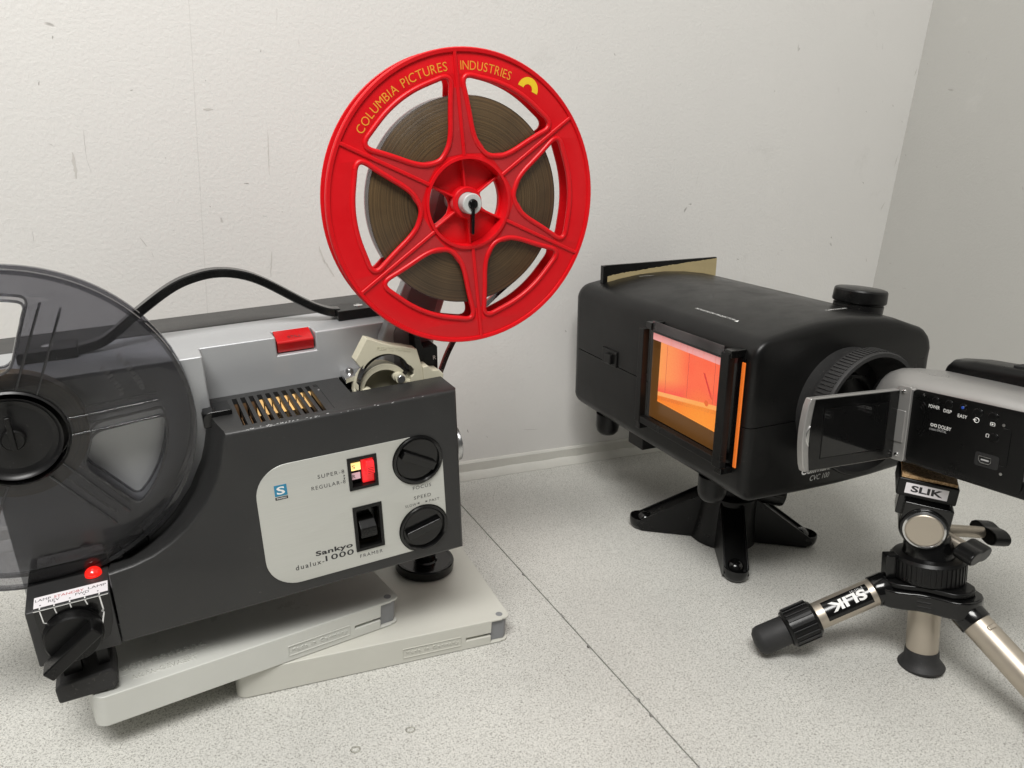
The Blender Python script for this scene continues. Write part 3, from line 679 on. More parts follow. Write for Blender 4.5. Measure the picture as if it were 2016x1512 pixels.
# lettering on the plate
for body, x0, z0, w, h, mt_, bo, sp in (('SUPER-8', 114.6, 73.4, 15.6, 2.4, 'black_ink', 0, 1.25), ('REGULAR-8', 110.4, 66.8, 20, 2.4, 'black_ink', 0, 1.25), ('Sankyo', 108.2, 22.2, 22.6, 4.3, 'black_ink', 0.03, 1.05), ('dualux-', 95.7, 17.2, 17, 3.3, 'black_ink', 0.008, 1.3), ('1000', 113.6, 18.0, 17.4, 3.8, 'black_ink', 0.014, 1.1), ('FRAMER', 134.6, 14.0, 14.3, 2.3, 'black_ink', 0, 1.3), ('FOCUS', 171.3, 51.4, 12, 2.3, 'black_ink', 0, 1.25), ('SPEED', 171.6, 44.6, 11.2, 2.3, 'black_ink', 0, 1.25), ('SLOW', 165.6, 40.4, 7.2, 1.7, 'black_ink', 0, 1.2), ('FAST', 181.6, 40.6, 6.6, 1.7, 'black_ink', 0, 1.2)):
    letter(fp, body, (x0, PLY, z0), EX, EZ, w, h, mt_, lift=0.06, bold=bo, spacing=sp)
tri = MB()
for pts in ([(173.4, 41.6), (174.9, 42.3), (174.9, 40.9)], [(179.0, 40.9), (179.0, 42.3), (180.5, 41.6)], [(129.3, 71.3), (130.5, 71.3), (129.9, 72.6)], [(129.3, 70.5), (129.9, 69.2), (130.5, 70.5)]):
    tri.add([V((x, PLY - .06, z)) for x, z in pts], [(0, 1, 2)])
build('arrow_marks', tri, 'black_ink', fp)
lg = build('maker_badge', MB().box(89.8, 96.8, PLY - .12, PLY, 68.0, 74.9), 'blue_ink', fp)
letter(lg, 'S', (91.0, PLY - .12, 69.0), EX, EZ, 4.6, 4.9, 'white_ink', lift=.05, bold=.02, name='badge_letter')
lg2 = build('badge_strip', MB().box(89.8, 96.8, PLY - .12, PLY, 65.7, 67.4), 'black_ink', fp)
letter(lg2, 'Sankyo', (90.5, PLY - .12, 66.05), EX, EZ, 5.6, 1.1, 'white_ink', lift=.05, bold=.02, name='badge_letter')

# --- threading unit in the well at the right
steel = MB().prism([(146.2, 41), (154.2, 44.5), (160.5, 57.8), (147.2, 57.8)], (0, 0, 112.8), EX, EY, (0, 0, 3.4))
gp = build('gate_plate', steel, 'chrome', pr, bevel=.5)
build('gate_screw', MB().lathe([(2.7, 0), (2.6, 1.0), (1.8, 2.2), (0, 2.7)], (152.2, 53.2, 116.2), EZ, 20), 'steel', gp)
build('gate_block', MB().box(146, 152, 32, 45, 96, 107.5), 'chrome', pr, bevel=.6)
# cream threading guide, front face at depth 30, thickness 9
gd = [(150.4, 130.6), (153.4, 125.5), (155.2, 127.0)] + [(168.8 + 15.3 * math.cos(math.radians(a)), 118.6 + 13.2 * math.sin(math.radians(a))) for a in range(155, 18, -9)] + \
     [(185.2, 121.5), (187.2, 118.6), (187.0, 115.8), (185.2, 114.2), (184.6, 109), (195.2, 107), (194.6, 110.8), (189.9, 131.9), (182, 134.6), (174, 136.8), (166.8, 139.6), (161.8, 142.2), (158.6, 143.4)]
tg = build('threading_guide', MB().prism(gd, (0, 29, 0), EX, EZ, (0, 9, 0)), 'cream', pr, bevel=.5)
letter(tg, 'PUSH TO THREAD', (164.2, 29, 135.6), V((22, 0, -4.9)), V((4.9, 0, 22)), 21.5, 2.2, 'cream', lift=0, thick=.3, spacing=1.2, name='embossed_lettering')
# inner cream drum, rollers and sprocket
dr = build('guide_drum', MB().lathe([(17.5, 0), (17.5, 6), (16.3, 7.2), (12.5, 7.2), (12.5, 3.5), (0, 3.5)], (168, 46, 106), (0, -1, 0), 48), 'cream', pr, ang=30)
build('guide_arch', MB().tube([V((168 + 14.5 * math.cos(math.radians(a)), 36.5, 107.5 + 14.5 * math.sin(math.radians(a)))) for a in range(172, 30, -8)], 1, sec=[(2.6, -4), (2.6, 4), (-1.4, 4), (-1.4, -4)]), 'cream', pr, bevel=.4)
rl = build('film_roller', MB().lathe([(3.6, 0), (3.6, 3.2), (2.9, 3.6), (2.9, 5), (3.3, 5.6), (3.3, 8.2)], (177.8, 36, 114.9), (0, -1, 0), 28), 'cream', pr, ang=30)
build('roller_pin', MB().lathe([(2.5, 0), (2.5, 1.6), (2.2, 1.9), (0, 1.9)], (177.8, 27.9, 114.9), (0, -1, 0), 24), 'steel', rl)
build('film_roller', MB().lathe([(4.6, 0), (4.6, 4), (4.0, 5), (0, 5)], (156.5, 36, 106.5), (0, -1, 0), 28), 'cream', pr, ang=30)
build('sprocket', MB().lathe([(8.5, 0), (8.5, 3), (7.2, 3.4), (7.2, 7), (5, 7.5), (0, 7.5)], (188, 38, 105.5), (0, -1, 0), 28), 'cream', pr, ang=30)
loop = [V((206, 34, 112)), V((198, 34, 109)), V((190, 34, 114.8)), V((184, 34, 117.5)), V((181.8, 34, 121.5)), V((180.6, 34, 126.5)), V((175, 34, 130.5)), V((166, 34, 130.2)), V((158.5, 34, 126)), V((153.8, 34, 119)), V((151.8, 34, 111)), V((151.5, 34, 100))]
build('film_loop', MB().tube(spline(loop, 8), 1, sec=[(.12, -3.8), (.12, 3.8), (-.12, 3.8), (-.12, -3.8)]), 'film_brown', pr)
build('inner_shadow_plate', MB().box(146, 203, 57.2, 58.2, 80, 112), 'black_satin', pr)
build('entry_block', MB().prism([(193, 107), (205.6, 107), (206.4, 113.2), (203.4, 116.2), (199, 117), (196, 120.6), (192.6, 120.2)], (0, 27.2, 0), EX, EZ, (0, 15, 0)), 'cream', pr, bevel=.8)
rv = build('reverse_lever', MB().prism([(191, 112), (206.2, 108), (206.8, 128.4), (205.4, 130.4), (197.2, 129.6), (195.4, 135.6), (191.5, 138)], (0, 37, 0), EX, EZ, (0, 12, 0)), 'black_satin', pr, bevel=.7)
letter(rv, 'R', (203.2, 36.9, 120.6), EX, EZ, 2.1, 2.6, 'white_ink', lift=.1, bold=.01, name='letter_r')
# --- lens barrel on the right end
lens = MB()
prof = [(12, 0), (12, 3)]
for i in range(2): prof += [(12.2, 3.4 + i * 2.2), (12.2, 4.6 + i * 2.2), (11.4, 4.9 + i * 2.2), (11.4, 5.3 + i * 2.2)]
prof += [(12.2, 9), (10, 9.4), (9, 7), (0, 7)]
build('lens_barrel', MB().lathe(prof, (203.6, 27, 64), EX, 40), 'steel', pr, ang=30)
# --- supply arm
arm = [(172, 100), (173.5, 136), (190.5, 168), (207, 209.5), (213.0, 227), (217, 235), (226, 240.5), (236, 239), (241.5, 232), (242, 222), (234, 196), (222, 166), (211.5, 140), (206, 118), (203, 100)]
am = build('supply_arm', MB().prism(arm, (0, 48, 0), EX, EZ, (0, 10, 0)), 'silver_paint', pr, bevel=1.6, seg=3)
inset = [(180, 112), (181.5, 139), (197, 169.5), (213, 210), (219, 227), (227, 234), (235, 231), (236, 222), (229, 197), (217, 168), (207, 142), (201, 118), (199, 112)]
build('arm_inset', MB().prism(inset, (0, 47.4, 0), EX, EZ, (0, 1, 0)), 'box_grey', am, bevel=.25)
RC = V((226.2, 30, 219.6))
sp_ = build('reel_spindle', MB().lathe([(6.2, 20), (6.2, -12.5), (5.6, -13.2), (3.0, -13.2), (3.0, -10), (0, -10)], RC, EY, 32), 'light_grey_plastic', pr, ang=30)
build('spindle_pin', MB().lathe([(2.9, -4), (2.9, -14.4), (2.4, -15.0), (0, -15.2)], RC, EY, 24), 'black_gloss', sp_, ang=30)
build('spindle_key', MB().prism([(-0.9, 0), (0.9, 0), (0.9, -15.5), (0.4, -16.2), (-0.4, -16.2), (-0.9, -15.5)], RC + V((0, -14.6, -1.5)), V((1, 0, -.06)), V((.06, 0, 1)), (0, 3.0, 0)), 'black_gloss', sp_, bevel=.25)

# ================================================================== RED SUPPLY REEL (own thing, hung on the spindle)
rm = PM @ Matrix.Translation(RC * SC)
red = thing('film_reel', 'red plastic film reel full of brown film on the projector arm', 'film reel', rm, 'film reels on the projector')
RR = 85.6; A0 = 93.7
def rot2(p, a): c, s = math.cos(math.radians(a)), math.sin(math.radians(a)); return (p[0] * c - p[1] * s, p[0] * s + p[1] * c)
def red_hole(k):
    # opening between two spokes, bisector along +x before rotation
    R1 = 70.5
    def side(R, hw, sgn):
        # point at offset hw from spoke axis at angle sgn*30
        a = sgn * 30 - sgn * math.degrees(math.asin(hw / R)); return (R * math.cos(math.radians(a)), R * math.sin(math.radians(a)))
    pts = [side(72.5, 2.6, -1)]
    pts += [(R1 * math.cos(math.radians(a)), R1 * math.sin(math.radians(a))) for a in (-15, -10, -5, 0, 5, 10, 15)]
    pts += [side(72.5, 2.6, 1), side(56, 5.4, 1), side(37, 7.2, 1)]
    pts += [(30.5 * math.cos(math.radians(a)), 30.5 * math.sin(math.radians(a))) for a in (5, -5)]
    pts += [side(37, 7.2, -1), side(56, 5.4, -1)]
    pts = chaikin(pts, 3)
    return [rot2(p, A0 + 30 + 60 * k) for p in pts]
holes = [red_hole(k) for k in range(6)]
circle = lambda r, n=120: [(r * math.cos(2 * math.pi * i / n), r * math.sin(2 * math.pi * i / n)) for i in range(n)]
def flange(y, t, name, mt_):
    b = plate([circle(RR)] + holes + [circle(25.2, 72)], (0, y, 0), EX, EZ, t, 0.45)
    return build(name, b, mt_, red, ang=35)
ff = flange(-5.2, 1.8, 'flange', 'red_plastic')
fr_ = flange(6.8, 1.6, 'flange', 'red_plastic')
# raised rim, hub ring, hole lips, spoke ribs on the front flange
build('rim', MB().lathe([(RR - 2.4, -6.9), (RR - 2.0, -8.0), (RR - .2, -8.2), (RR + .4, -7.4), (RR + .4, -5.4), (RR - 2.4, -5.3)], (0, 0, 0), EY, 128, caps=False), 'red_plastic', ff, ang=40)
build('hub_ring', MB().lathe([(27.4, -6.9), (27.2, -8.3), (25.6, -8.5), (25.2, -7.6), (25.0, 6.0), (27.4, 6.0)], (0, 0, 0), EY, 96, caps=False), 'red_plastic', ff, ang=40)
for h in holes:
    build('hole_lip', MB().tube([V((p[0], -6.7, p[1])) for p in h + [h[0]]], 1.6, n=10, caps=False), 'red_plastic', ff, ang=60)
for k in range(6):
    a = math.radians(A0 + 60 * k); d = V((math.cos(a), 0, math.sin(a))); s = V((-d.z, 0, d.x))
    build('spoke_rib', MB().obox(d * 55.7 + V((0, -7.3, 0)), d, EY, s, 57.5, 1.5, 2.2), 'red_plastic', ff, bevel=.7, seg=3)
    # dusty recessed panel on either side of the rib
    for sg in (-1, 1):
        q = [d * 28.6 + s * sg * 1.0, d * 65 + s * sg * 1.0, d * 64 + s * sg * 3.8, d * 50 + s * sg * 5.3, d * 43 + s * sg * 6.6, d * 37 + s * sg * 9.2, d * 31 + s * sg * 13.0, d * 27.6 + s * sg * 12.5]
        if sg < 0: q = q[::-1]
        build('spoke_panel', MB().add([p + V((0, -7.12, 0)) for p in q], [tuple(range(8))]), 'red_dusty', ff)
    build('hub_rib', MB().obox(d * 16.6 + V((0, -1.4, 0)), d, EY, s, 17.4, 5.5, 1.3), 'red_plastic', ff, bevel=.35)
# recessed hub web with two windows
def hub_win(a_mid):
    pts = [(23.6 * math.cos(math.radians(a)), 23.6 * math.sin(math.radians(a))) for a in range(-28, 29, 4)]
    pts += [(12.6, 6.2), (10.8, 3.0), (10.2, 0), (10.8, -3.0), (12.6, -6.2)]
    return [rot2(p, a_mid) for p in chaikin(pts, 1)]
web = plate([circle(25.1, 72), circle(6.4, 32), hub_win(A0 + 90), hub_win(A0 - 90)], (0, 1.4, 0), EX, EZ, 1.4, .2)
hw = build('hub_web', web, 'red_plastic', red)
build('hub_boss', MB().lathe([(9.6, 1.2), (9.4, -5.2), (8.8, -6.0), (6.5, -6.0), (6.5, 1.2)], (0, 0, 0), EY, 48, caps=False), 'red_plastic', red, ang=35)
fm = build('film_roll', MB().lathe([(27.4, -4.1), (60.3, -4.1), (60.6, -3.9), (60.6, 4.1), (60.3, 4.3), (27.4, 4.3)], (0, 0, 0), EY, 128, caps=False), 'film_wound', red, ang=35)
fc = build('film_leader', MB().lathe([(60.7, -4.0), (60.9, -4.0), (60.9, 4.2), (60.7, 4.2)], (0, 0, 0), EY, 128, caps=False), 'pink_film', red)
fs_ = [V((33, 0, -51.2)), V((23.6, .4, -57.5)), V((11.7, 1, -66.5)), V((-1, 1.6, -77)), V((-8.6, 2.2, -85)), V((-14.7, 3, -95.5)), V((-19.3, 4, -106.5))]
build('film_strip', MB().tube(spline(fs_, 6), 1, sec=[(.13, -3.9), (.13, 3.9), (-.13, 3.9), (-.13, -3.9)]), 'film_red', red)
# printed arc of lettering on the front rim
def arc_text(body, r, a_start, a_end, h, mt_, bold=0.0):
    mb = MB(); n = len(body); glyph = []
    for ch in body:
        if ch == ' ': glyph.append((None, None, .38)); continue
        vs, fs = text2d(ch, bold); x0 = min(v.x for v in vs); x1 = max(v.x for v in vs); y0 = min(v.y for v in vs); y1 = max(v.y for v in vs)
        glyph.append(([((v.x - x0), (v.y - 0.0)) for v in vs], fs, (x1 - x0) + .13))
    tot = sum(g[2] for g in glyph); cur = 0
    sx_ = math.radians(abs(a_end - a_start)) * r / tot
    for vs, fs, w in glyph:
        if vs:
            for_ = []
            for x, y in vs:
                a = math.radians(a_start) - ((cur + x) * sx_) / r
                rr = r + y * h / .72
                for_.append(V((rr * math.cos(a), -7.12, rr * math.sin(a))))
            mb.add(for_, fs)
        cur += w
    return build('rim_lettering', mb, mt_, ff)
arc_text('COLUMBIA PICTURES', 74.0, 146.5, 97.0, 5.0, 'orange_ink')
arc_text('INDUSTRIES', 74.0, 91.5, 66.5, 5.0, 'orange_ink')
sun = [(6.9 * math.cos(math.radians(a)), 6.9 * math.sin(math.radians(a))) for a in range(0, 181, 10)] + [(3.0 * math.cos(math.radians(a)), 3.0 * math.sin(math.radians(a))) for a in range(180, -1, -20)]
sc = (78.2 * math.cos(math.radians(57.5)), 78.2 * math.sin(math.radians(57.5)))
sun = [(sc[0] + q[0], sc[1] + q[1]) for q in (rot2((p[0], p[1] - 3.2), -33 + 8) for p in sun)]
build('rim_emblem', MB().add([V((p[0], -7.13, p[1])) for p in sun], [tuple(range(len(sun)))]), 'yellow_ink', ff)

# ================================================================== SMOKY TAKE-UP REEL
TC = V((-28.4, 30, 120.9))
sm = thing('film_reel', 'transparent smoky grey take-up reel at the left of the projector', 'film reel', PM @ Matrix.Translation(TC * SC), 'film reels on the projector')
def win_t(a0, a1):
    p = [(R * math.cos(math.radians(a)), R * math.sin(math.radians(a))) for R, a in
         [(35, a0 + 11), (50, a0 + 8), (62, a0 + 6.2), (70.5, a0 + 5.4)]]
    p += [(71 * math.cos(math.radians(a)), 71 * math.sin(math.radians(a))) for a in [a0 + 12 + i * (a1 - a0 - 24) / 6 for i in range(7)]]
    p += [(R * math.cos(math.radians(a)), R * math.sin(math.radians(a))) for R, a in
          [(70.5, a1 - 5.4), (62, a1 - 6.2), (50, a1 - 8), (35, a1 - 11)]]
    p += [(34 * math.cos(math.radians((a0 + a1) / 2)), 34 * math.sin(math.radians((a0 + a1) / 2)))]
    return chaikin(p, 2)
SPK = 3.0
wins = [win_t(SPK - 54 + 120 * k, SPK + 2 + 120 * k) for k in range(3)]
for y, t in ((-6.4, 1.2), (6.8, 1.2)):
    f = build('flange', plate([circle(85.8)] + wins + [circle(24, 64)], (0, y, 0), EX, EZ, t, .3), 'smoke', sm, ang=40)
    s = 1 if y < 0 else -1
    yy = y - t if y < 0 else y
    yy = y - 1.25 if y < 0 else y + .05
    build('rim', MB().lathe([(83.6, y - t - .6), (85.9, y - t - .6), (86.2, y + .2), (83.6, y + .2)], (0, 0, 0), EY, 128, caps=False), 'smoke_rib', f, ang=40)
    for w in wins:
        build('window_lip', MB().tube([V((p[0], y - t / 2, p[1])) for p in w + [w[0]]], .75, n=6, caps=False), 'smoke_rib', f, ang=60)
    for k in range(6):
        a = SPK + 60 * k + (0 if k % 2 == 0 else 3)
        d = V((math.cos(math.radians(a)), 0, math.sin(math.radians(a)))); n_ = V((-d.z, 0, d.x))
        for o_ in (-4.6, 4.6):
            build('spoke_rib', MB().obox(d * 47 + n_ * o_ + V((0, y - t - .1, 0)), d, EY, n_, 44, 1.6, 1.2), 'smoke_rib', f, bevel=.5)
fp_ = MB()
for R_, a0_, a1_ in ((63, 34, 14), (53, 34, 16)):
    a_ = a0_
    while a_ > a1_:
        w_ = random.uniform(1.2, 2.4); r0_ = R_ + random.uniform(-.3, .3); h_ = random.uniform(2.0, 3.2)
        fp_.add([V((r_ * math.cos(math.radians(q_)), -7.72, r_ * math.sin(math.radians(q_)))) for r_, q_ in ((r0_, a_), (r0_, a_ - w_), (r0_ + h_, a_ - w_), (r0_ + h_, a_))], [(0, 1, 2, 3)]); a_ -= w_ + .7
build('faint_embossing', fp_, 'smoke_rib', sm)
hb = build('hub', MB().lathe([(24.4, -9.0), (25.4, -8.2), (25.4, 8), (17, 8), (17, -5.5), (19.6, -6.2), (20.6, -8.2), (22, -9.0)], (0, 0, 0), EY, 72, caps=False), 'hub_black', sm, ang=35)
build('hub_web', MB().lathe([(17.2, -5.5), (17.2, -1), (7, -1), (6.6, -5), (4.5, -5.6), (0, -5.6)], (0, 0, 0), EY, 48), 'hub_black', sm, ang=35)
for k in range(3):
    a = math.radians(100 + 120 * k); d = V((math.cos(a), 0, math.sin(a)))
    build('hub_key', MB().obox(d * 12 + V((0, -3, 0)), d, EY, V((-d.z, 0, d.x)), 10, 3, 1.8), 'black_gloss', hb, bevel=.3)
build('spindle_cap', MB().lathe([(5.5, -5), (5.5, -9.6), (4.8, -10.4), (0, -10.6)], (0, 0, 0), EY, 28), 'black_satin', sm, ang=35)
build('spindle_latch', MB().box(-1.2, 1.2, -12.4, -10, -4.5, 13), 'black_satin', sm, bevel=.4)
build('film_roll', MB().lathe([(25.6, -4.1), (33.4, -4.1), (33.6, -3.9), (33.6, 3.9), (33.4, 4.1), (25.6, 4.1)], (0, 0, 0), EY, 96, caps=False), 'film_wound', sm, ang=35)

# ================================================================== VIDEO COPIER (local: x right, y back, z up, origin on the desk under it)
DL = V((0.04686251, 0.9983825, -0.03219153)); DW = V((0.99761024, -0.04513963, 0.05230883)); DU = V((-0.05077111, 0.03456592, 0.99811196))
C0 = V((488, 475, 0)); CM = frame(C0, DW, DL, DU)
cv = thing('video_copier', 'black film to video copier box with glowing orange side screen', 'video copier', CM)
UL, UR, WB, WS = -79.5, 103.5, 95.0, 156.0
def half(upper, inset, v, y0=None):
    """section of the shell at depth v, cut at the seam"""
    i = inset; l, r = UL + i, UR - i
    if upper:
        pts = [(r, WS + .35)]
        pts += [(r - .3 * i, 190)]
        pts += [(UR - 24 + (24 - i) * math.cos(math.radians(a)), 194 + (24 - i) * math.sin(math.radians(a))) for a in (10, 25, 40, 55, 68, 78)]
        pts += [(60, 225.5 - i), (35, 229 - i), (10, 230.6 - i), (-18, 229.6 - i), (-42, 226.6 - i)]
        pts += [(UL + 17 + (17 - i * .9) * math.cos(math.radians(a)), 205.5 + (17 - i * .9) * math.sin(math.radians(a))) for a in (103, 118, 132, 146, 160, 172)]
        pts += [(l, 190), (l, WS + .35)]
    else:
        pts = [(l, WS - .35), (l, 125)]
        pts += [(UL + 13 + (13 - i) * math.cos(math.radians(a)), WB + 13 + (13 - i) * math.sin(math.radians(a))) for a in (185, 205, 225, 245, 262)]
        pts += [(-20, WB - 1.4 + i), (20, WB - 1.8 + i), (55, WB - 0.8 + i)]
        pts += [(UR - 22 + (22 - i) * math.cos(math.radians(a)), WB + 23 + (22 - i) * math.sin(math.radians(a))) for a in (280, 300, 320, 340, 352)]
        pts += [(r, 130), (r, WS - .35)]
    return [V((x, v, z)) for x, z in pts]
VF, VB = -108, 143
prof = [(7, VF), (4.0, VF + .4), (2.0, VF + 1.4), (0.7, VF + 3.4), (0.15, VF + 7), (0, VF + 14), (0, VB - 40), (.4, VB)]
us = build('upper_shell', MB().loft([half(True, i, v) for i, v in prof]), 'copier_black', cv, ang=40)
ls = build('lower_shell', MB().loft([half(False, i, v) for i, v in prof]), 'copier_black', cv, ang=40)
def full(i, v): return half(True, i, v) + half(False, i, v)
rp = [(1.8, VB + .5), (.9, VB + .9), (.9, VB + 5), (2.2, VB + 9), (6, VB + 12.5), (11, VB + 14)]
build('rear_cap', MB().loft([full(i, v) for i, v in rp]), 'copier_black', cv, ang=40)
build('inner_core', MB().loft([full(5 if v > VF + 4 else 14, v) for v in (VF + 3, VB + 4)]), 'slot_dark', cv)
# side latch
lt = build('side_latch', MB().box(UL - 1.6, UL + 1, 70, 96, 155, 170), 'copier_black', cv, bevel=.8)
build('latch_slide', MB().box(UL - 4.6, UL - 1, 76, 86, 157, 166.5), 'black_satin', lt, bevel=.9)
# four round feet under the box and a small block
for x, y in ((-65, -58), (-65, 106), (78, -58), (78, 108)):
    build('rubber_foot', MB().lathe([(11.6, 0), (11.6, -13), (10.6, -18), (8.0, -21), (3.4, -22.6), (0, -22.8)], (x, y, WB + 2), EZ, 32), 'black_satin', cv, ang=60)
build('base_block', MB().box(-66, -36, 42, 66, WB - 14, WB + 3), 'black_satin', cv, bevel=.8)
# --- slide holder on the left side: frame, amber glass, lit picture
UF = UL - 9.5
hol = build('screen_frame', MB().box(UF - 3.5, UF + 2.5, -96, -87, 122.5, 211).box(UF - 3.5, UF + 2.5, 11.5, 18.5, 123, 206).box(UF - 3.0, UF + 3.0, -87, 11.5, 123.5, 129.5), 'black_satin', cv, bevel=.5)
build('frame_block', MB().box(UF - 2.5, UL + 2, -97, -89.5, 207.5, 213.5), 'black_gloss', hol, bevel=.6)
build('frame_block', MB().box(UF - 2.5, UL + 2, 2.5, 10, 207, 213), 'black_gloss', hol, bevel=.6)
build('frame_block', MB().box(UF - 1.5, UL + 2, -95.5, -88, 117, 122.3), 'black_gloss', hol, bevel=.6)
build('frame_block', MB().box(UF - 2.5, UL + 2, 12, 18.4, 117, 122.8), 'black_gloss', hol, bevel=.6)
build('frame_top_rail', MB().box(UF - 1.2, UF + 1.6, -87, 4, 205.4, 206.6), 'black_gloss', hol)
bk = build('screen_backing', MB().box(UL - 2.2, UL + 1, -100, 16, 124, 207), 'black_gloss', cv)
def picture_mat():
    """back-lit colour picture: rose panelled wall, pale rail and orange cloth of a table, red ball"""
    m = bpy.data.materials.new('lit_picture'); m.use_nodes = True; nt, N, L = nodes_of(m); p = N['Principled BSDF']
    tc = N.new('ShaderNodeTexCoord'); sp = N.new('ShaderNodeSeparateXYZ'); L.new(tc.outputs['Object'], sp.inputs[0])
    def math_(op, a, b=None, c=None):
        n = N.new('ShaderNodeMath'); n.operation = op
        for i, q in enumerate((a, b, c)):
            if q is None: continue
            if isinstance(q, (int, float)): n.inputs[i].default_value = q
            else: L.new(q, n.inputs[i])
        return n.outputs[0]
    x = math_('MULTIPLY', sp.outputs[1], -1000.0); z = math_('MULTIPLY', sp.outputs[2], 1000.0)     # x grows to the viewer's right
    def mix(f, a, b):
        n = N.new('ShaderNodeMix'); n.data_type = 'RGBA'; L.new(f, n.inputs[0])
        if isinstance(a, tuple): n.inputs[6].default_value = a
        else: L.new(a, n.inputs[6])
        if isinstance(b, tuple): n.inputs[7].default_value = b
        else: L.new(b, n.inputs[7])
        return n.outputs[2]
    def step(v, e0, e1):
        n = N.new('ShaderNodeMapRange'); n.inputs['From Min'].default_value = e0; n.inputs['From Max'].default_value = e1; L.new(v, n.inputs['Value']); return n.outputs['Result']
    ns = N.new('ShaderNodeTexNoise'); ns.inputs['Scale'].default_value = 700; L.new(tc.outputs['Object'], ns.inputs['Vector'])
    nl = N.new('ShaderNodeTexNoise'); nl.inputs['Scale'].default_value = 28; L.new(tc.outputs['Object'], nl.inputs['Vector'])
    h = math_('SUBTRACT', z, math_('MULTIPLY_ADD', x, 0.14, 157.5 - .14 * 40))       # height above the slanted rail
    wallc = mix(step(nl.outputs['Fac'], .35, .65), (1.0, 0.115, 0.05, 1), (1.0, 0.17, 0.07, 1))
    wallc = mix(step(x, 40, -3), wallc, (1.0, 0.36, 0.10, 1))
    wallc = mix(step(h, 14, 0), wallc, (0.95, 0.07, 0.06, 1))
    cloth = mix(step(math_('MULTIPLY_ADD', ns.outputs['Fac'], 6.0, h), -4, 4), (0.98, 0.23, 0.015, 1), (0.95, 0.16, 0.015, 1))
    cloth = mix(step(h, -4, -22), cloth, (1.0, 0.29, 0.03, 1))
    cur = mix(step(h, -5.6, -5.0), cloth, (0.85, 0.19, 0.02, 1))
    cur = mix(step(h, -2.2, -1.8), cur, (1.0, 0.42, 0.12, 1))
    cur = mix(step(h, 1.4, 1.8), cur, wallc)
    # panel lines
    for xl in (9.0, 38.0, 70.0):
        f = math_('MULTIPLY', step(math_('ABSOLUTE', math_('SUBTRACT', x, xl)), .35, .1), step(h, 1.6, 2.0)); cur = mix(f, cur, (0.5, 0.05, 0.04, 1))
    # cue: a straight stick leaning across the right of the picture
    cue = math_('ABSOLUTE', math_('SUBTRACT', math_('ADD', x, math_('MULTIPLY', z, .62)), 66 + 172 * .62))
    f = math_('MULTIPLY', step(cue, 1.3, .9), math_('MULTIPLY', step(z, 167, 168), step(z, 186, 185))); cur = mix(f, cur, (0.72, 0.03, 0.03, 1))
    # ball
    dx = math_('SUBTRACT', x, 63.0); dz = math_('SUBTRACT', z, 162.5); r2 = math_('ADD', math_('MULTIPLY', dx, dx), math_('MULTIPLY', dz, dz))
    cur = mix(step(r2, 6.5, 5.0), cur, (0.75, 0.03, 0.02, 1))
    gx = math_('SUBTRACT', x, 58.0); gz = math_('SUBTRACT', z, 152.0); g2 = math_('ADD', math_('MULTIPLY', gx, gx), math_('MULTIPLY', math_('MULTIPLY', gz, gz), 2.0))
    cur = mix(math_('MULTIPLY', step(g2, 900.0, 0.0), .45), cur, (1.0, 0.36, 0.04, 1))
    gr_ = math_('MULTIPLY_ADD', ns.outputs['Fac'], 0.45, 0.70)
    p.inputs['Base Color'].default_value = (0.05, 0.02, 0.01, 1); p.inputs['Roughness'].default_value = .35
    L.new(cur, p.inputs['Emission Color']); L.new(gr_, p.inputs['Emission Strength'])
    MATS['lit_picture'] = m
picture_mat()
# the bright picture plane
pic = MB().add([V((0, 1.0, 144.5)), V((0, -82.6, 143.0)), V((0, -83.5, 200.5)), V((0, 0.4, 200.0))], [(0, 1, 2, 3)])
po = build('lit_picture', pic, 'lit_picture', bk); po.location = V((UL - 2.6, 0, 0)) * SC
build('amber_glass', MB().box(UF + .2, UF + .9, -87, 11.4, 129.5, 205), 'amber_clear' if 'amber_clear' in MATS else 'pink_film', hol) if False else None
# amber reflector sheet around the picture (margin) and the lit edge beyond the frame
mat('amber_dim', (0.10, 0.045, 0.012), 0.25, emit=(0.55, 0.22, 0.05), estr=0.10)
mat('amber_edge', (0.7, 0.16, 0.02), 0.3, emit=(1.0, 0.20, 0.02), estr=0.26)
mat('pink_lit', (0.5, 0.25, 0.25), 0.3, emit=(1.0, 0.36, 0.33), estr=0.45, cvar=0.3)
build('amber_sheet', MB().box(UL - 2.45, UL - 2.3, -87.5, 12, 128, 206), 'amber_dim', bk)
build('amber_edge_strip', MB().box(UL - 3.6, UL - 2.3, -102.4, -99.2, 124, 205), 'amber_edge', bk, bevel=.5)
tp = MB()
x0 = 3.0
while x0 > -84:
    w_ = random.uniform(6, 14); tp.box(UF + .2, UF + .5, max(x0 - w_, -85), x0 - .5, 199.2, 205.2); x0 -= w_
build('film_strip_pieces', tp, 'pink_lit', hol)
build('clear_cover', MB().box(UF - .6, UF - .1, -86.5, 3, 205.8, 214.5), 'pink_film', hol)
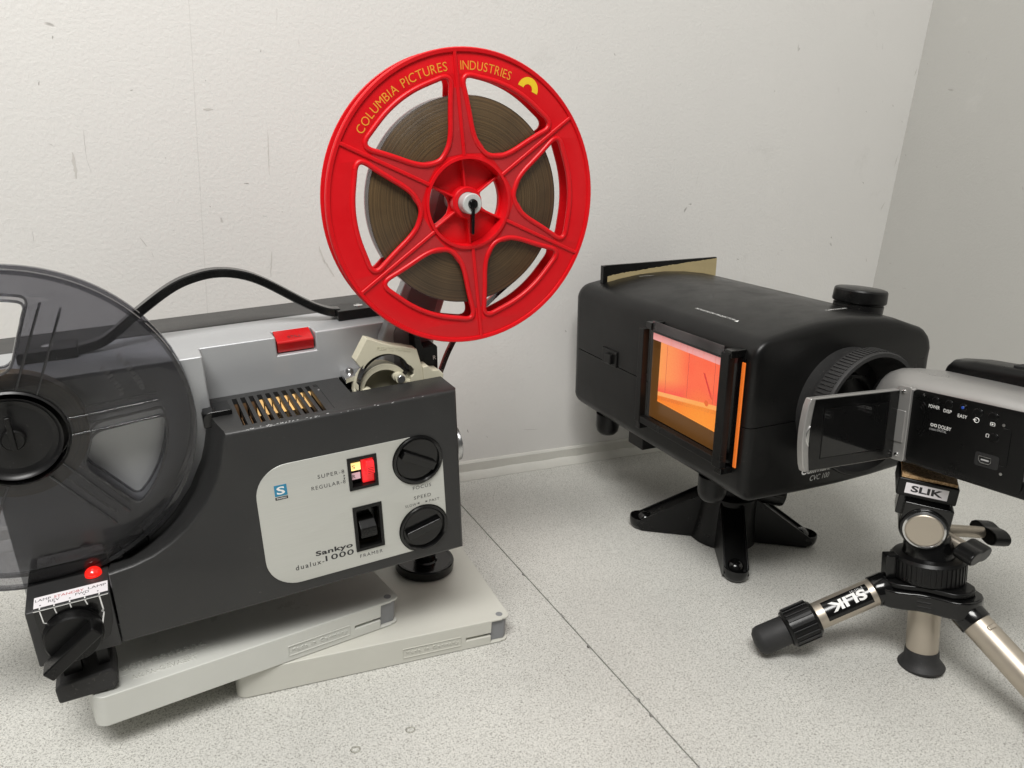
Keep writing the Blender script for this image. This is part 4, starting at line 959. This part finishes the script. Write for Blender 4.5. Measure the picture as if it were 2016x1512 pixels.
# --- lens ring with ribbed grip on the front
LC = V((10, 0, 163.5))
ring = MB().lathe([(45, VF + 3), (45, VF - 9), (45.6, VF - 10), (47.4, VF - 14), (47.6, VF - 27), (46.8, VF - 28.6), (44.2, VF - 28.8), (43, VF - 26), (42.0, VF - 12), (38, VF - 6), (37, VF + 1)], LC, EY, 96, caps=False)
rg = build('lens_ring', ring, 'rubber', cv, ang=35)
ribs = MB()
for i in range(96):
    a = 2 * math.pi * i / 96; d = V((math.cos(a), 0, math.sin(a)))
    ribs.obox(LC + d * 47.75 + V((0, VF - 20.5, 0)), d, EY, V((-d.z, 0, d.x)), 1.0, 11.5, 1.7)
build('grip_ribs', ribs, 'rubber', rg)
build('lens_tube', MB().lathe([(38, VF - .4), (26, VF - .9), (25, VF - 7), (22.5, VF - 7.5), (21.5, VF - 2), (0, VF - 2)], LC, EY, 64), 'black_satin', rg, ang=30)
build('lens_glass', MB().lathe([(21, VF - 3.0), (14, VF - 5.0), (7, VF - 6.0), (0, VF - 6.3)], LC, EY, 48, caps=False), 'black_satin', rg, ang=60)
# --- knob on the top
KC = V((66, -62, 224))
tk = build('top_knob', MB().lathe([(19.5, -2), (19.5, 4.6), (18.8, 5.0), (18.8, 5.6), (20.6, 6.4), (21.0, 7.5), (20.6, 15.5), (19.8, 16.8), (18, 17.4), (0, 17.8)], KC, V((.09, 0, 1)), 56), 'black_satin', cv, ang=28)
# --- lettering on the box
nrm = V((-.09, 0, 1)).normalized()
letter(us, 'MOVIE/SLIDE PROJECTOR', (-57, -7, 223.8), V((0, -1, 0)), V((1, 0, .12)).normalized(), 48, 3.2, 'white_ink', lift=.25, shear=.2, spacing=1.05)
us_t = MB().add([V((-57.5, -57.0, 224.1)), V((-57.5, -61.2, 224.1)), V((-54.2, -59.1, 224.6))], [(0, 1, 2)]); build('arrow_mark', us_t, 'white_ink', us)
letter(us, 'CAMCORDER', (12, -81, 230.6), EX, EY, 21, 2.4, 'white_ink', lift=.3, shear=.2)
ticks = MB(); yy = 9.0
while yy > -24:
    l_ = random.uniform(1.0, 2.2); ticks.add([V((53.2, yy, 227.3)), V((53.2, yy - l_, 227.3)), V((54.4, yy - l_, 227.2)), V((54.4, yy, 227.2))], [(0, 1, 2, 3)]); yy -= l_ + .5
build('faint_print', ticks, 'grey_ink', us)
ticks = MB(); xx = -28.0
while xx < 2:
    l_ = random.uniform(1.0, 2.2); ticks.add([V((xx, 118, 229.6)), V((xx + l_, 118, 229.7)), V((xx + l_, 119.2, 229.7)), V((xx, 119.2, 229.6))], [(0, 1, 2, 3)]); xx += l_ + .5
build('faint_print', ticks, 'grey_ink', us)
letter(ls, 'Cullmann', (-22, VF, 109.6), EX, EZ, 33, 7.0, 'white_ink', lift=.25, bold=.02, shear=.25)
letter(ls, 'CVC 100', (-12.5, VF, 103.2), EX, EZ, 20, 4.4, 'white_ink', lift=.25, shear=.25)

# ================================================================== CARD standing against the back of the copier
CX0, CX1, CY = -62, 76, 130.5
cd = thing('card_strip', 'black card strip with torn kraft paper standing on the copier top', 'card', CM)
build('black_card', MB().prism([(CX0, 219), (CX1, 221), (CX1, 241), (CX0, 240)], (0, CY + 2, 0), EX, EZ, (0, 3.2, 0)), 'black_satin', cd, bevel=.3)
build('end_flap', MB().box(CX0 - .5, CX0 + 2.4, CY - 1, CY + 2, 219, 240), 'black_satin', cd, bevel=.3)
tear = []
n = 60
for i in range(n + 1):
    x = CX0 + 6 + (CX1 - CX0 - 6.4) * i / n; f_ = i / n
    tear.append((x, 229.4 + 10.4 * f_ ** .8 + random.uniform(-.45, .45) * (1 - .6 * f_)))
build('torn_kraft_paper', MB().prism([(CX0 + 6, 219), (CX1 - .4, 221)] + tear[::-1], (0, CY + 1.2, 0), EX, EZ, (0, .75, 0)), 'kraft', cd)

# ================================================================== STAR STAND under the copier
ss = thing('table_stand', 'black four-legged star stand holding up the copier box', 'stand', frame(C0, EX, EY, EZ))
hubm = MB().lathe([(31, 0.4), (30.6, 3), (27.5, 30), (26.5, 46), (24, 47.5), (0, 47.5)], (0, 0, 0), EZ, 64)
build('hub', hubm, 'black_satin', ss, ang=30)
build('neck', MB().cyl((0, 0, 47), (0, 0, 62), 17, 14, n=40).lathe([(14, 60), (21, 68), (24, 82), (22, 93), (0, 94)], (0, 0, 0), EZ, 40), 'black_satin', ss, ang=35)
build('lock_knob', MB().cyl((20, -14, 51), (42, -26, 48), 12, n=32, e=1.5).cyl((10, -8, 52), (20, -14, 51), 6), 'black_gloss', ss, ang=30)
for k, dv in enumerate(((-73, 47), (-48, -73), (73, -47), (48, 73))):
    d = V((dv[0], dv[1], 0)); L_ = d.length; d.normalize(); s = V((-d.y, d.x, 0)); w = 9.8
    # trough shaped leg: two side walls, sloping floor, rounded cupped tip
    lg_ = MB()
    for sg in (-1, 1):
        lg_.prism([(24, 1), (L_ - 11, 1), (L_ - 6, 6), (L_ - 9.5, 11.5), (26, 44), (24, 44)], s * sg * w - s * .9, d, EZ, s * 1.8)
    lg_.prism([(24, 6), (L_ - 9, 2.5), (L_ - 9, 8.5), (26, 41.4), (24, 41.4)], -s * w, d, EZ, s * 2 * w)
    lg = build('leg', lg_, 'black_satin', ss, bevel=.35)
    tipc = d * (L_ - 10.5)
    build('leg_tip', MB().lathe([(6.5, .2), (9.0, 1.6), (10.4, 4.6), (10.9, 9), (10.6, 11.2), (9.8, 11.4), (9.3, 10.2), (7.5, 7.0), (4, 5.2), (0, 4.8)], tipc, EZ, 40), 'black_gloss', lg, ang=40)
    dm = []
    build('leg_pad', MB().lathe([(8.6, 3), (8.2, 8), (6.6, 12), (4.0, 14.6), (0, 15.4)], tipc - d * 4, EZ, 28), 'black_gloss', lg, ang=80)

# ================================================================== MINI TRIPOD
TB = V((494, 269, 0)); TAX = V((-.02, .165, .986)).normalized()
tr = thing('mini_tripod', 'small champagne and black tabletop tripod under the camcorder', 'tripod', frame(TB, EX, EY, EZ))
T = lambda h: TAX * h
# centre column with suction foot
build('centre_column', MB().cyl(T(12), T(52), 10.6, n=40), 'champagne', tr, ang=40)
build('suction_foot', MB().lathe([(15.5, .3), (15.8, 1.8), (14.2, 4.0), (11.6, 7.5), (11.2, 13), (10.9, 14)], (0, 0, 0), TAX, 40), 'rubber', tr, ang=35)
# hub body: triangular casting with three lugs
LEGA = (152, 32, 272)
hubp = []
for a in (32, 152, 272):
    for da, r in ((-34, 30), (-20, 36), (0, 38), (20, 36), (34, 30), (60, 24)):
        hubp.append((r * math.cos(math.radians(a + da)), r * math.sin(math.radians(a + da))))
hubp = chaikin(hubp, 1)
X_, Y_, _ = perp(TAX); X_ = (EX - TAX * EX.dot(TAX)).normalized(); Y_ = TAX.cross(X_)
hb_ = build('hub', MB().prism(hubp, T(52), X_, Y_, TAX * 13), 'black_gloss', tr, bevel=1.5, seg=3)
build('hub_plate', MB().prism([(p[0] * .86, p[1] * .86) for p in hubp], T(65.2), X_, Y_, TAX * 4), 'black_satin', hb_, bevel=1.2)
for a in LEGA:
    d = X_ * math.cos(math.radians(a + 60)) + Y_ * math.sin(math.radians(a + 60)); s = TAX.cross(d)
    for j in range(3):
        build('web_rib', MB().obox(T(56 + j * 3.4) + d * 24.2, s, d, TAX, 22 - j * 3, 1.6, 1.2), 'black_satin', hb_, bevel=.4)
# legs
def tleg(a, ext, sticker):
    d = V((math.cos(math.radians(a)), math.sin(math.radians(a)), 0))
    p0 = T(57) + d * 33; p1 = d * 118 + V((0, 0, 12.5)); ax = (p1 - p0).normalized(); L_ = (p1 - p0).length
    lg = build('leg', MB().cyl(p0, p0 + ax * (L_ - 24), 9.6, n=40), 'champagne', tr, ang=40)
    build('leg_socket', MB().cyl(p0 - ax * 6, p0 + ax * 5, 10.8, n=40, e=.8), 'black_gloss', lg, ang=30)
    c0 = p0 + ax * (L_ - 42)
    X1, Y1, _ = perp(ax)
    pr_ = [(11.2, 0), (13.0, 2.5), (13.2, 20.5), (12.0, 22.5), (10.5, 23)]
    cl = build('leg_collar', MB().lathe(pr_, c0, ax, 40), 'black_satin', lg, ang=30)
    rb = MB()
    for i in range(18):
        q = 2 * math.pi * i / 18; dd = X1 * math.cos(q) + Y1 * math.sin(q)
        rb.obox(c0 + ax * 11.5 + dd * 13.2, ax, dd, ax.cross(dd), 18, 1.4, 2.6)
    build('collar_ribs', rb, 'black_satin', cl, bevel=.4)
    build('rubber_tip', MB().lathe([(10.2, 22), (10.4, 41), (9.6, 44), (6.5, 46.5), (0, 47.6)], c0, ax, 36), 'rubber', lg, ang=40)
    return lg, p0, ax
l1, p0, ax = tleg(152, 0, True)
tleg(32, 0, False)
# front right leg runs towards the camera
l3, p3, a3 = tleg(272, 0, False)
vd3 = (V((0, 0, CAM_H)) - (TB + p3)).normalized(); vd3 = (vd3 - a3 * vd3.dot(a3)).normalized()
rv3 = (vd3 * .80 + a3.cross(vd3) * -.6).normalized()
build('rivet', MB().obox(p3 + a3 * 12 + rv3 * 9.7, a3, rv3, a3.cross(rv3), 3.0, 1.6, 6.5), 'champagne', l3, bevel=.7)
# sticker wrapped on the left leg
def on_leg(u, w_, r):   # u along the leg, w_ round it (mm, 0 = facing the viewer)
    vdir = (V((0, 0, CAM_H)) - (TB + p0)).normalized(); vdir = (vdir - ax * vdir.dot(ax)).normalized(); side = ax.cross(vdir)
    a = w_ / r; return p0 + ax * u + (vdir * math.cos(a) + side * math.sin(a)) * r
mb = MB(); n_ = 10
for i in range(n_):
    w0, w1_ = -7 + 15 * i / n_, -7 + 15 * (i + 1) / n_
    mb.add([on_leg(9, w0, 9.75), on_leg(43, w0, 9.75), on_leg(43, w1_, 9.75), on_leg(9, w1_, 9.75)], [(0, 1, 2, 3)])
stk = build('leg_sticker', mb, 'black_gloss', l1, ang=60)
vs, fs = text2d('SLIK', .035); q = fit(vs, 27, 7.4)
mb = MB().add([on_leg(13 + 27 - a if False else 12 + a, -2.6 + b if False else 3.6 - b + 1.4, 10.35) for a, b, c in q], fs)
build('sticker_lettering', mb, 'white_ink', stk)
vs, fs = text2d('MINI', .0); q = fit(vs, 9, 2.2)
build('sticker_lettering', MB().add([on_leg(12 + a, 6.9 - b, 10.0) for a, b, c in q], fs), 'grey_ink', stk)
# pan collar
pc = build('pan_collar', MB().lathe([(19, 69), (23.5, 70), (23.8, 72), (23.8, 84), (22.5, 86), (15, 87), (14, 92)], (0, 0, 0), TAX, 48, caps=True), 'black_satin', tr, ang=30)
rb = MB()
for i in range(44):
    q = 2 * math.pi * i / 44; dd = X_ * math.cos(q) + Y_ * math.sin(q); rb.obox(T(77.5) + dd * 23.9, TAX, dd, TAX.cross(dd), 12.5, .9, 1.5)
build('collar_ribs', rb, 'black_satin', pc)
for a in (150, 20):
    dd = X_ * math.cos(math.radians(a)) + Y_ * math.sin(math.radians(a)); build('collar_stop', MB().obox(T(78) + dd * 26, dd, TAX.cross(dd), TAX, 9, 9, 17), 'black_gloss', pc, bevel=1)
# tilt head: plate edge runs along PE, its face looks along PN (towards the viewer)
PE = V((21, -27, 0)).normalized(); PN = V((-PE.y, PE.x, 0)) * -1
PN = V((-27, -21, 0)).normalized()
HC = T(111) + PN * 7 - PE * 5
hd_ = build('tilt_head', MB().lathe([(15.2, -13.5), (15.8, -12), (15.8, 9), (14.5, 13)], HC, PN, 48).obox(HC + EZ * 7 - PN * 0.5, PE, PN, EZ, 30, 24, 20), 'black_gloss', tr, bevel=1.0)
build('head_base', MB().lathe([(17, 86), (16, 97), (13, 102)], (0, 0, 0), TAX, 36), 'black_gloss', tr, ang=30)
rim_ = build('pivot_rim', MB().lathe([(13.4, 12.5), (13.2, 14.2), (12, 14.8), (11.4, 14.0)], HC, PN, 48, caps=False), 'chrome', hd_, ang=40)
build('pivot_cap', MB().lathe([(11.6, 13), (11.5, 14.3), (10.8, 14.8), (0, 15)], HC, PN, 48), 'champagne', hd_, ang=30)
PC = V((-3, 29, 0)) + V((0, 0, 0))
pcx = V((491 - 494, 297 - 269, 0))
pl2 = build('camera_plate', MB().obox(pcx + V((0, 0, 135)), PE, PN, EZ, 37, 40, 13), 'black_satin', tr, bevel=1.2)
build('plate_neck', MB().obox(pcx + V((0, 0, 123)) + PN * 8, PE, PN, EZ, 32, 20, 18), 'black_gloss', pl2, bevel=1)
build('cork_pad', MB().obox(pcx + V((0, 0, 142.6)), PE, PN, EZ, 34, 37, 2.4), 'cork', pl2, bevel=.3)
fo = pcx + PN * 20.05 + V((0, 0, 130.8))
sl = build('plate_sticker', MB().obox(fo + PN * .05 + V((0, 0, 4.2)) - PE * 0.5, PE, PN, EZ, 26, .25, 7.6), 'white_label', pl2)
letter(sl, 'SLIK', fo - PE * 10 + PN * .2 + V((0, 0, 1.9)), PE, EZ, 19.5, 4.8, 'black_ink', lift=.05, bold=.035)
# two clamping knobs with metal shafts
for hh, dirv, ln_, nm in ((102, V((.10, -1, -.12)), 22, 'near'), (103, V((.93, -.36, -.06)), 38, 'far')):
    dirv = dirv.normalized(); b0 = T(hh) + V((6, 0, 0)); b1 = b0 + dirv * (ln_ if nm == 'near' else ln_)
    kb = build('clamp_shaft', MB().cyl(b0, b1, 4.2, n=24), 'champagne', tr, ang=40)
    xk, yk, _ = perp(dirv)
    wing = []
    for i in range(24):
        q = 2 * math.pi * i / 24; r_ = 9.5 + 3.8 * math.cos(2 * q); wing.append((r_ * math.cos(q) * 1.05, r_ * math.sin(q) * .82))
    build('clamp_knob', MB().prism(wing, b1 - dirv * 2, xk, yk, dirv * 13), 'black_satin', kb, bevel=1.4, seg=3)
build('clamp_screw', MB().lathe([(4, 0), (4, 3), (2.5, 3.6), (2.2, 2.6), (0, 2.6)], T(100) + V((3, -10, -3)), V((.3, -.95, 0)), 24), 'chrome', tr, ang=30)

# ================================================================== CAMCORDER (local: x right, y forward, z up; origin = lower front corner of the side panel)
pt = 0.112; KF = V((0.0, math.cos(pt), -math.sin(pt))); KU = V((0, math.sin(pt), math.cos(pt)))
KO = V((465, 297.5, 161.3)); KM = frame(KO, EX, KF, KU)
ck = thing('camcorder', 'silver and black camcorder with its flip screen open on the mini tripod', 'camcorder', KM)
def body_sec(y, l, r, z0, z1, rt, rb=3):
    return [V((x, y, z)) for x, z in rrect(l, r, z0, z1, rt, 6)] if False else [V((x, y, z)) for x, z in (arc(r - rt, z1 - rt, rt, 0, 90, 6) + arc(l + rt, z1 - rt, rt, 90, 180, 6) + arc(l + rb, z0 + rb, rb, 180, 270, 4) + arc(r - rb, z0 + rb, rb, 270, 360, 4))]
# silver upper hull, lower black belly
hull = [body_sec(-92, 2, 46, -2, 46.5, 10), body_sec(-88, 0.4, 48, -3, 49, 11), body_sec(-40, 0.2, 49, -3, 50.5, 12), body_sec(6, 0.2, 49, -3, 51.5, 15), body_sec(20, 1.0, 49, -3, 51, 19), body_sec(30, 3, 48.5, -1.5, 49.5, 21), body_sec(36, 5.5, 47.5, 1, 47, 21), body_sec(38.5, 8, 46, 3.5, 44.5, 20)]
hu = build('hull', MB().loft(hull), 'cam_silver', ck, ang=40)
bel = [body_sec(y, l, r, z0, z1, 3, 4) for y, l, r, z0, z1 in ((-90, 1, 47, -9, 2), (-86, -1.0, 49, -10, 2), (12, -1.0, 49, -9.4, 2), (24, 1, 48, -7, 1), (31, 4, 46, -4, 0))]
build('belly', MB().loft(bel), 'cam_black', ck, ang=40)
build('lens_front', MB().lathe([(19.5, 36), (19.5, 40.5), (18.5, 41.5), (15, 41.5), (14, 38), (0, 38)], (27, 0, 24), EY, 48), 'cam_black', ck, ang=30)
# side panel recess (black) with a silver edge
sp2 = rrect(-74.5, 1.2, -6.4, 43.2, 4)
build('side_panel', plate([[(-y, z) for y, z in sp2]], (-1.4, 0, 0), V((0, -1, 0)), EZ, 1.2, .3), 'cam_black', ck)
pn = bpy.data.objects['side_panel']
sx3, sy3 = V((0, -1, 0)), EZ
XP = -2.72
def P3(a, z): return V((XP, -a, z))             # a = distance behind the front edge
for a, z, r in ((16.5, 36.6, 2.6), (25.6, 36.8, 2.6), (35.2, 36.9, 2.7)):
    pass
def btn(a, z, ra, rz, mt_, nm):
    c = P3(a, z)
    b = build(nm, MB().prism([(ra * math.cos(2 * math.pi * i / 24), rz * math.sin(2 * math.pi * i / 24)) for i in range(24)], c, sx3, sy3, V((-.7, 0, 0))), mt_, pn, bevel=.3)
    rim = [c + sx3 * (ra + .35) * math.cos(2 * math.pi * i / 28) + sy3 * (rz + .35) * math.sin(2 * math.pi * i / 28) for i in range(29)]
    build('button_rim', MB().tube(rim, .3, n=8, caps=False), 'black_gloss', b, ang=60); return b
btn(15.5, 38.6, 2.0, 2.0, 'cam_black', 'power_button'); btn(24.6, 38.3, 2.2, 2.2, 'cam_black', 'display_button')
eb = btn(34.0, 38.1, 1.9, 1.9, 'cam_black', 'easy_button'); build('button_light', MB().lathe([(1.0, 0), (.8, .25), (0, .35)], P3(34.0, 38.1) + V((-.7, 0, 0)), V((-1, 0, 0)), 16), 'blue_button', eb); btn(43.4, 37.3, 2.6, 2.0, 'cam_black', 'disc_button'); btn(52.8, 36.8, 2.6, 2.0, 'cam_black', 'play_button')
btn(55.0, 24.0, 2.4, 2.4, 'cam_black', 'backlight_button')
for body, a, z, w, h in (('POWER', 11.4, 33.2, 7.4, 2.2), ('DISP', 21.6, 32.4, 5.4, 2.2), ('EASY', 31.2, 31.4, 6.0, 2.2), ('DOLBY', 19.6, 21.2, 8.6, 2.4), ('STEREO', 13.8, 18.9, 4.9, 1.2), ('DIGITAL', 19.2, 19.1, 6.2, 1.5)):
    letter(pn, body, P3(a, z), sx3, sy3, w, h, 'white_ink' if h > 1.9 else 'grey_ink', lift=.06, bold=.0)
ic = MB()
def sq(a0, a1, z0, z1, t=.35):
    for q in ((a0, a1, z0, z0 + t), (a0, a1, z1 - t, z1), (a0, a0 + t, z0, z1), (a1 - t, a1, z0, z1)):
        ic.add([P3(q[0], q[2]) + V((-.06, 0, 0)), P3(q[1], q[2]) + V((-.06, 0, 0)), P3(q[1], q[3]) + V((-.06, 0, 0)), P3(q[0], q[3]) + V((-.06, 0, 0))], [(0, 1, 2, 3)])
sq(51.6, 54.6, 30.8, 33.2); ic.add([P3(52.5, 31.4) + V((-.06, 0, 0)), P3(53.8, 32) + V((-.06, 0, 0)), P3(52.5, 32.6) + V((-.06, 0, 0))], [(0, 1, 2)])
sq(50.0, 52.0, 23.2, 25.6)
sq(14.2, 16.2, 21.4, 23.4, .5); sq(16.6, 18.6, 21.4, 23.4, .5)
for r_ in (1.5,):
    ic.tube([P3(43.2 + r_ * math.cos(q * .3), 32.2 + r_ * math.sin(q * .3)) + V((-.05, 0, 0)) for q in range(22)], .2, n=4, upv=(1, 0, 0), caps=False)
ic.add([P3(41.0, 32.0) + V((-.06, 0, 0)), P3(43.2, 32.0) + V((-.06, 0, 0)), P3(43.2, 32.5) + V((-.06, 0, 0)), P3(41.0, 32.5) + V((-.06, 0, 0))], [(0, 1, 2, 3)])
build('panel_icons', ic, 'white_ink', pn)
# speaker arcs, connector recess, hatch outline, tiny screws
for r_ in (9.0, 11.0, 13.0):
    build('speaker_arc', MB().tube([P3(1.5 + r_ * math.cos(math.radians(q)) * .8, 24 + r_ * math.sin(math.radians(q)) * 1.1) for q in range(-55, 56, 10)], .35, n=6, upv=(1, 0, 0)), 'black_gloss', pn, ang=60)
ub = build('connector_recess', MB().prism(rrect(45.5, 60, 4.6, 13.2, 1.5, 3), P3(0, 0) + V((.1, 0, 0)), sx3, sy3, V((-.35, 0, 0))), 'slot_dark', pn)
us2 = [(48.2, 11.0), (55.6, 11.0), (55.6, 8.2), (54.6, 7.0), (49.6, 7.0), (48.2, 8.2)]
build('connector_shell', MB().tube([P3(a, z) + V((-.5, 0, 0)) for a, z in us2 + [us2[0]]], .42, n=6, upv=(1, 0, 0), caps=False), 'chrome', ub, ang=60)
build('connector_tongue', MB().prism([(49.6, 8.6), (54.2, 8.6), (54.2, 9.4), (49.6, 9.4)], P3(0, 0), sx3, sy3, V((-.7, 0, 0))), 'grey_ink', ub)
ht = MB().tube([P3(60, 31) , P3(64.6, 31), P3(64.6, 8), P3(60, 8)], .18, n=4, upv=(1, 0, 0)); build('hatch_line', ht, 'black_gloss', pn)
for a, z in ((7.2, 40.6), (59.6, 33), (62, 3.2)):
    build('panel_screw', MB().lathe([(.9, 0), (.9, .25), (.6, .3), (0, .15)], P3(a, z), V((-1, 0, 0)), 14), 'steel', pn)
# ribbed zoom mark on the silver top
rt_ = MB()
for i in range(11):
    x = 17 + i * .1
    rt_.obox(V((18.5, 12 - i * 2.0, 51.0)), V((1, .45, 0)), V((-.45, 1, 0)), EZ, 13 - abs(i - 5) * 1.2, .8, 1.0)
build('grip_ribs', rt_, 'cam_silver', hu, bevel=.2)
# black grip / battery hump on the far side of the top
hp = [body_sec(y, l, r, 30, z1, 6, 3) for y, l, r, z1 in ((-90, 36, 62, 58), (-60, 35, 63, 60.5), (-12, 36, 63, 60.5), (4, 38, 61, 59), (9, 41, 58, 55))]
gp_ = build('grip_hump', MB().loft(hp), 'cam_black', ck, ang=40)
build('zoom_lever', MB().prism(rrect(42, 56, -52, -34, 3), (0, 0, 60.4), EX, EY, (0, 0, 1.2)), 'slot_dark', gp_)
# --- hinge and flip-out screen
hg = build('hinge', MB().prism(rrect(0.6, 11.0, -7.6, 44.2, 2.0, 4), (-4.6, 0, 0), EY, EZ, (4.4, 0, 0)), 'cam_silver', ck, bevel=.6)
build('hinge_step', MB().prism(rrect(2.6, 10.6, 5.5, 27.5, .6, 2), (-5.4, 0, 0), EY, EZ, (1.0, 0, 0)), 'cam_silver', hg, bevel=.3)
for z in (40.3, -3.4):
    build('hinge_screw', MB().lathe([(1.5, 0), (1.3, .9), (0, 1.2)], (-4.6, 6, z), V((-1, 0, 0)), 16), 'chrome', hg, ang=40)
LCX = V((-1, 0.02, 0.01)).normalized()
LO = V((-4.8, 11.5, -7.2))                       # hinge-side lower corner of the screen
W_, H_ = 84.0, 48.5
lcu = EZ
lcn = V((0, -1, 0))
def lp(a, b, c): return LO + LCX * a + lcu * b + lcn * c     # a leftwards, b up, c towards the viewer
def lprism(poly, c0, t): return MB().loft([[lp(a, b, c0) for a, b in poly], [lp(a, b, c0 + t) for a, b in poly]])
curve_edge = [(W_ - 2.0 + 3.2 * math.sin(math.pi * i / 10) - (1.0 if i in (0, 10) else 0), H_ * i / 10) for i in range(11)]
fb_ = build('flip_screen', lprism([(0, 0)] + curve_edge + [(0, H_)], -2.6, 5.0), 'cam_silver', ck, bevel=.9, seg=3)
edge2 = [(W_ - 6.4 + 2.6 * math.sin(math.pi * i / 10), .9 + (H_ - 1.8) * i / 10) for i in range(11)]
bz_ = build('screen_bezel', lprism([(.2, .9)] + edge2 + [(.2, H_ - .9)], 2.35, .6), 'black_gloss', fb_, bevel=.2)
build('screen_glass', lprism([(10, 8.5), (69, 8.5), (69, 40.5), (10, 40.5)], 3.0, .12), 'screen_glass', fb_)
bl = MB()
for q in ((9.4, 10, 7.9, 41.1), (69, 69.6, 7.9, 41.1)): bl.v, bl.f = bl.v, bl.f; bl.add([lp(q[0], q[2], 3.12), lp(q[1], q[2], 3.12), lp(q[1], q[3], 3.12), lp(q[0], q[3], 3.12)], [(0, 1, 2, 3)])
for q in ((10, 69, 7.9, 8.5), (10, 69, 40.5, 41.1)): bl.add([lp(q[0], q[2], 3.12), lp(q[1], q[2], 3.12), lp(q[1], q[3], 3.12), lp(q[0], q[3], 3.12)], [(0, 1, 2, 3)])
build('screen_border', bl, 'cam_black', fb_)
tabp = [(W_ - 3.6 + .0, 17)] + [(W_ - 3.6 + 3.0 * math.sin(math.pi * i / 8), 17 + 14 * i / 8) for i in range(1, 8)] + [(W_ - 3.6, 31)]
build('finger_tab', lprism(tabp, 1.6, 1.4), 'chrome', fb_, bevel=.3)

# ================================================================== SMALL CLEAR DROPS on the desk
def on_desk(px, py):
    d = RW @ V((px - 1008, py - 756, 1500)); return d * (-CAM_H / d.z) + V((0, 0, CAM_H))
for px, py, lab in ((808, 1438, 'tiny clear ring mark on the desk nearer the seam'), (700, 1477, 'tiny clear ring mark on the desk nearer the front edge')):
    c = on_desk(px, py); ringp = [V((2.6 * math.cos(2 * math.pi * i / 20) * (1 + .08 * math.sin(3 * i)), 2.1 * math.sin(2 * math.pi * i / 20), .5)) for i in range(21)]
    o = build('clear_ring', MB().tube(ringp, .45, n=8, caps=False), 'clear_drop', None, ang=80); o.location = c * SC
    tag(o, lab, 'clear ring', 'clear ring marks on the desk')
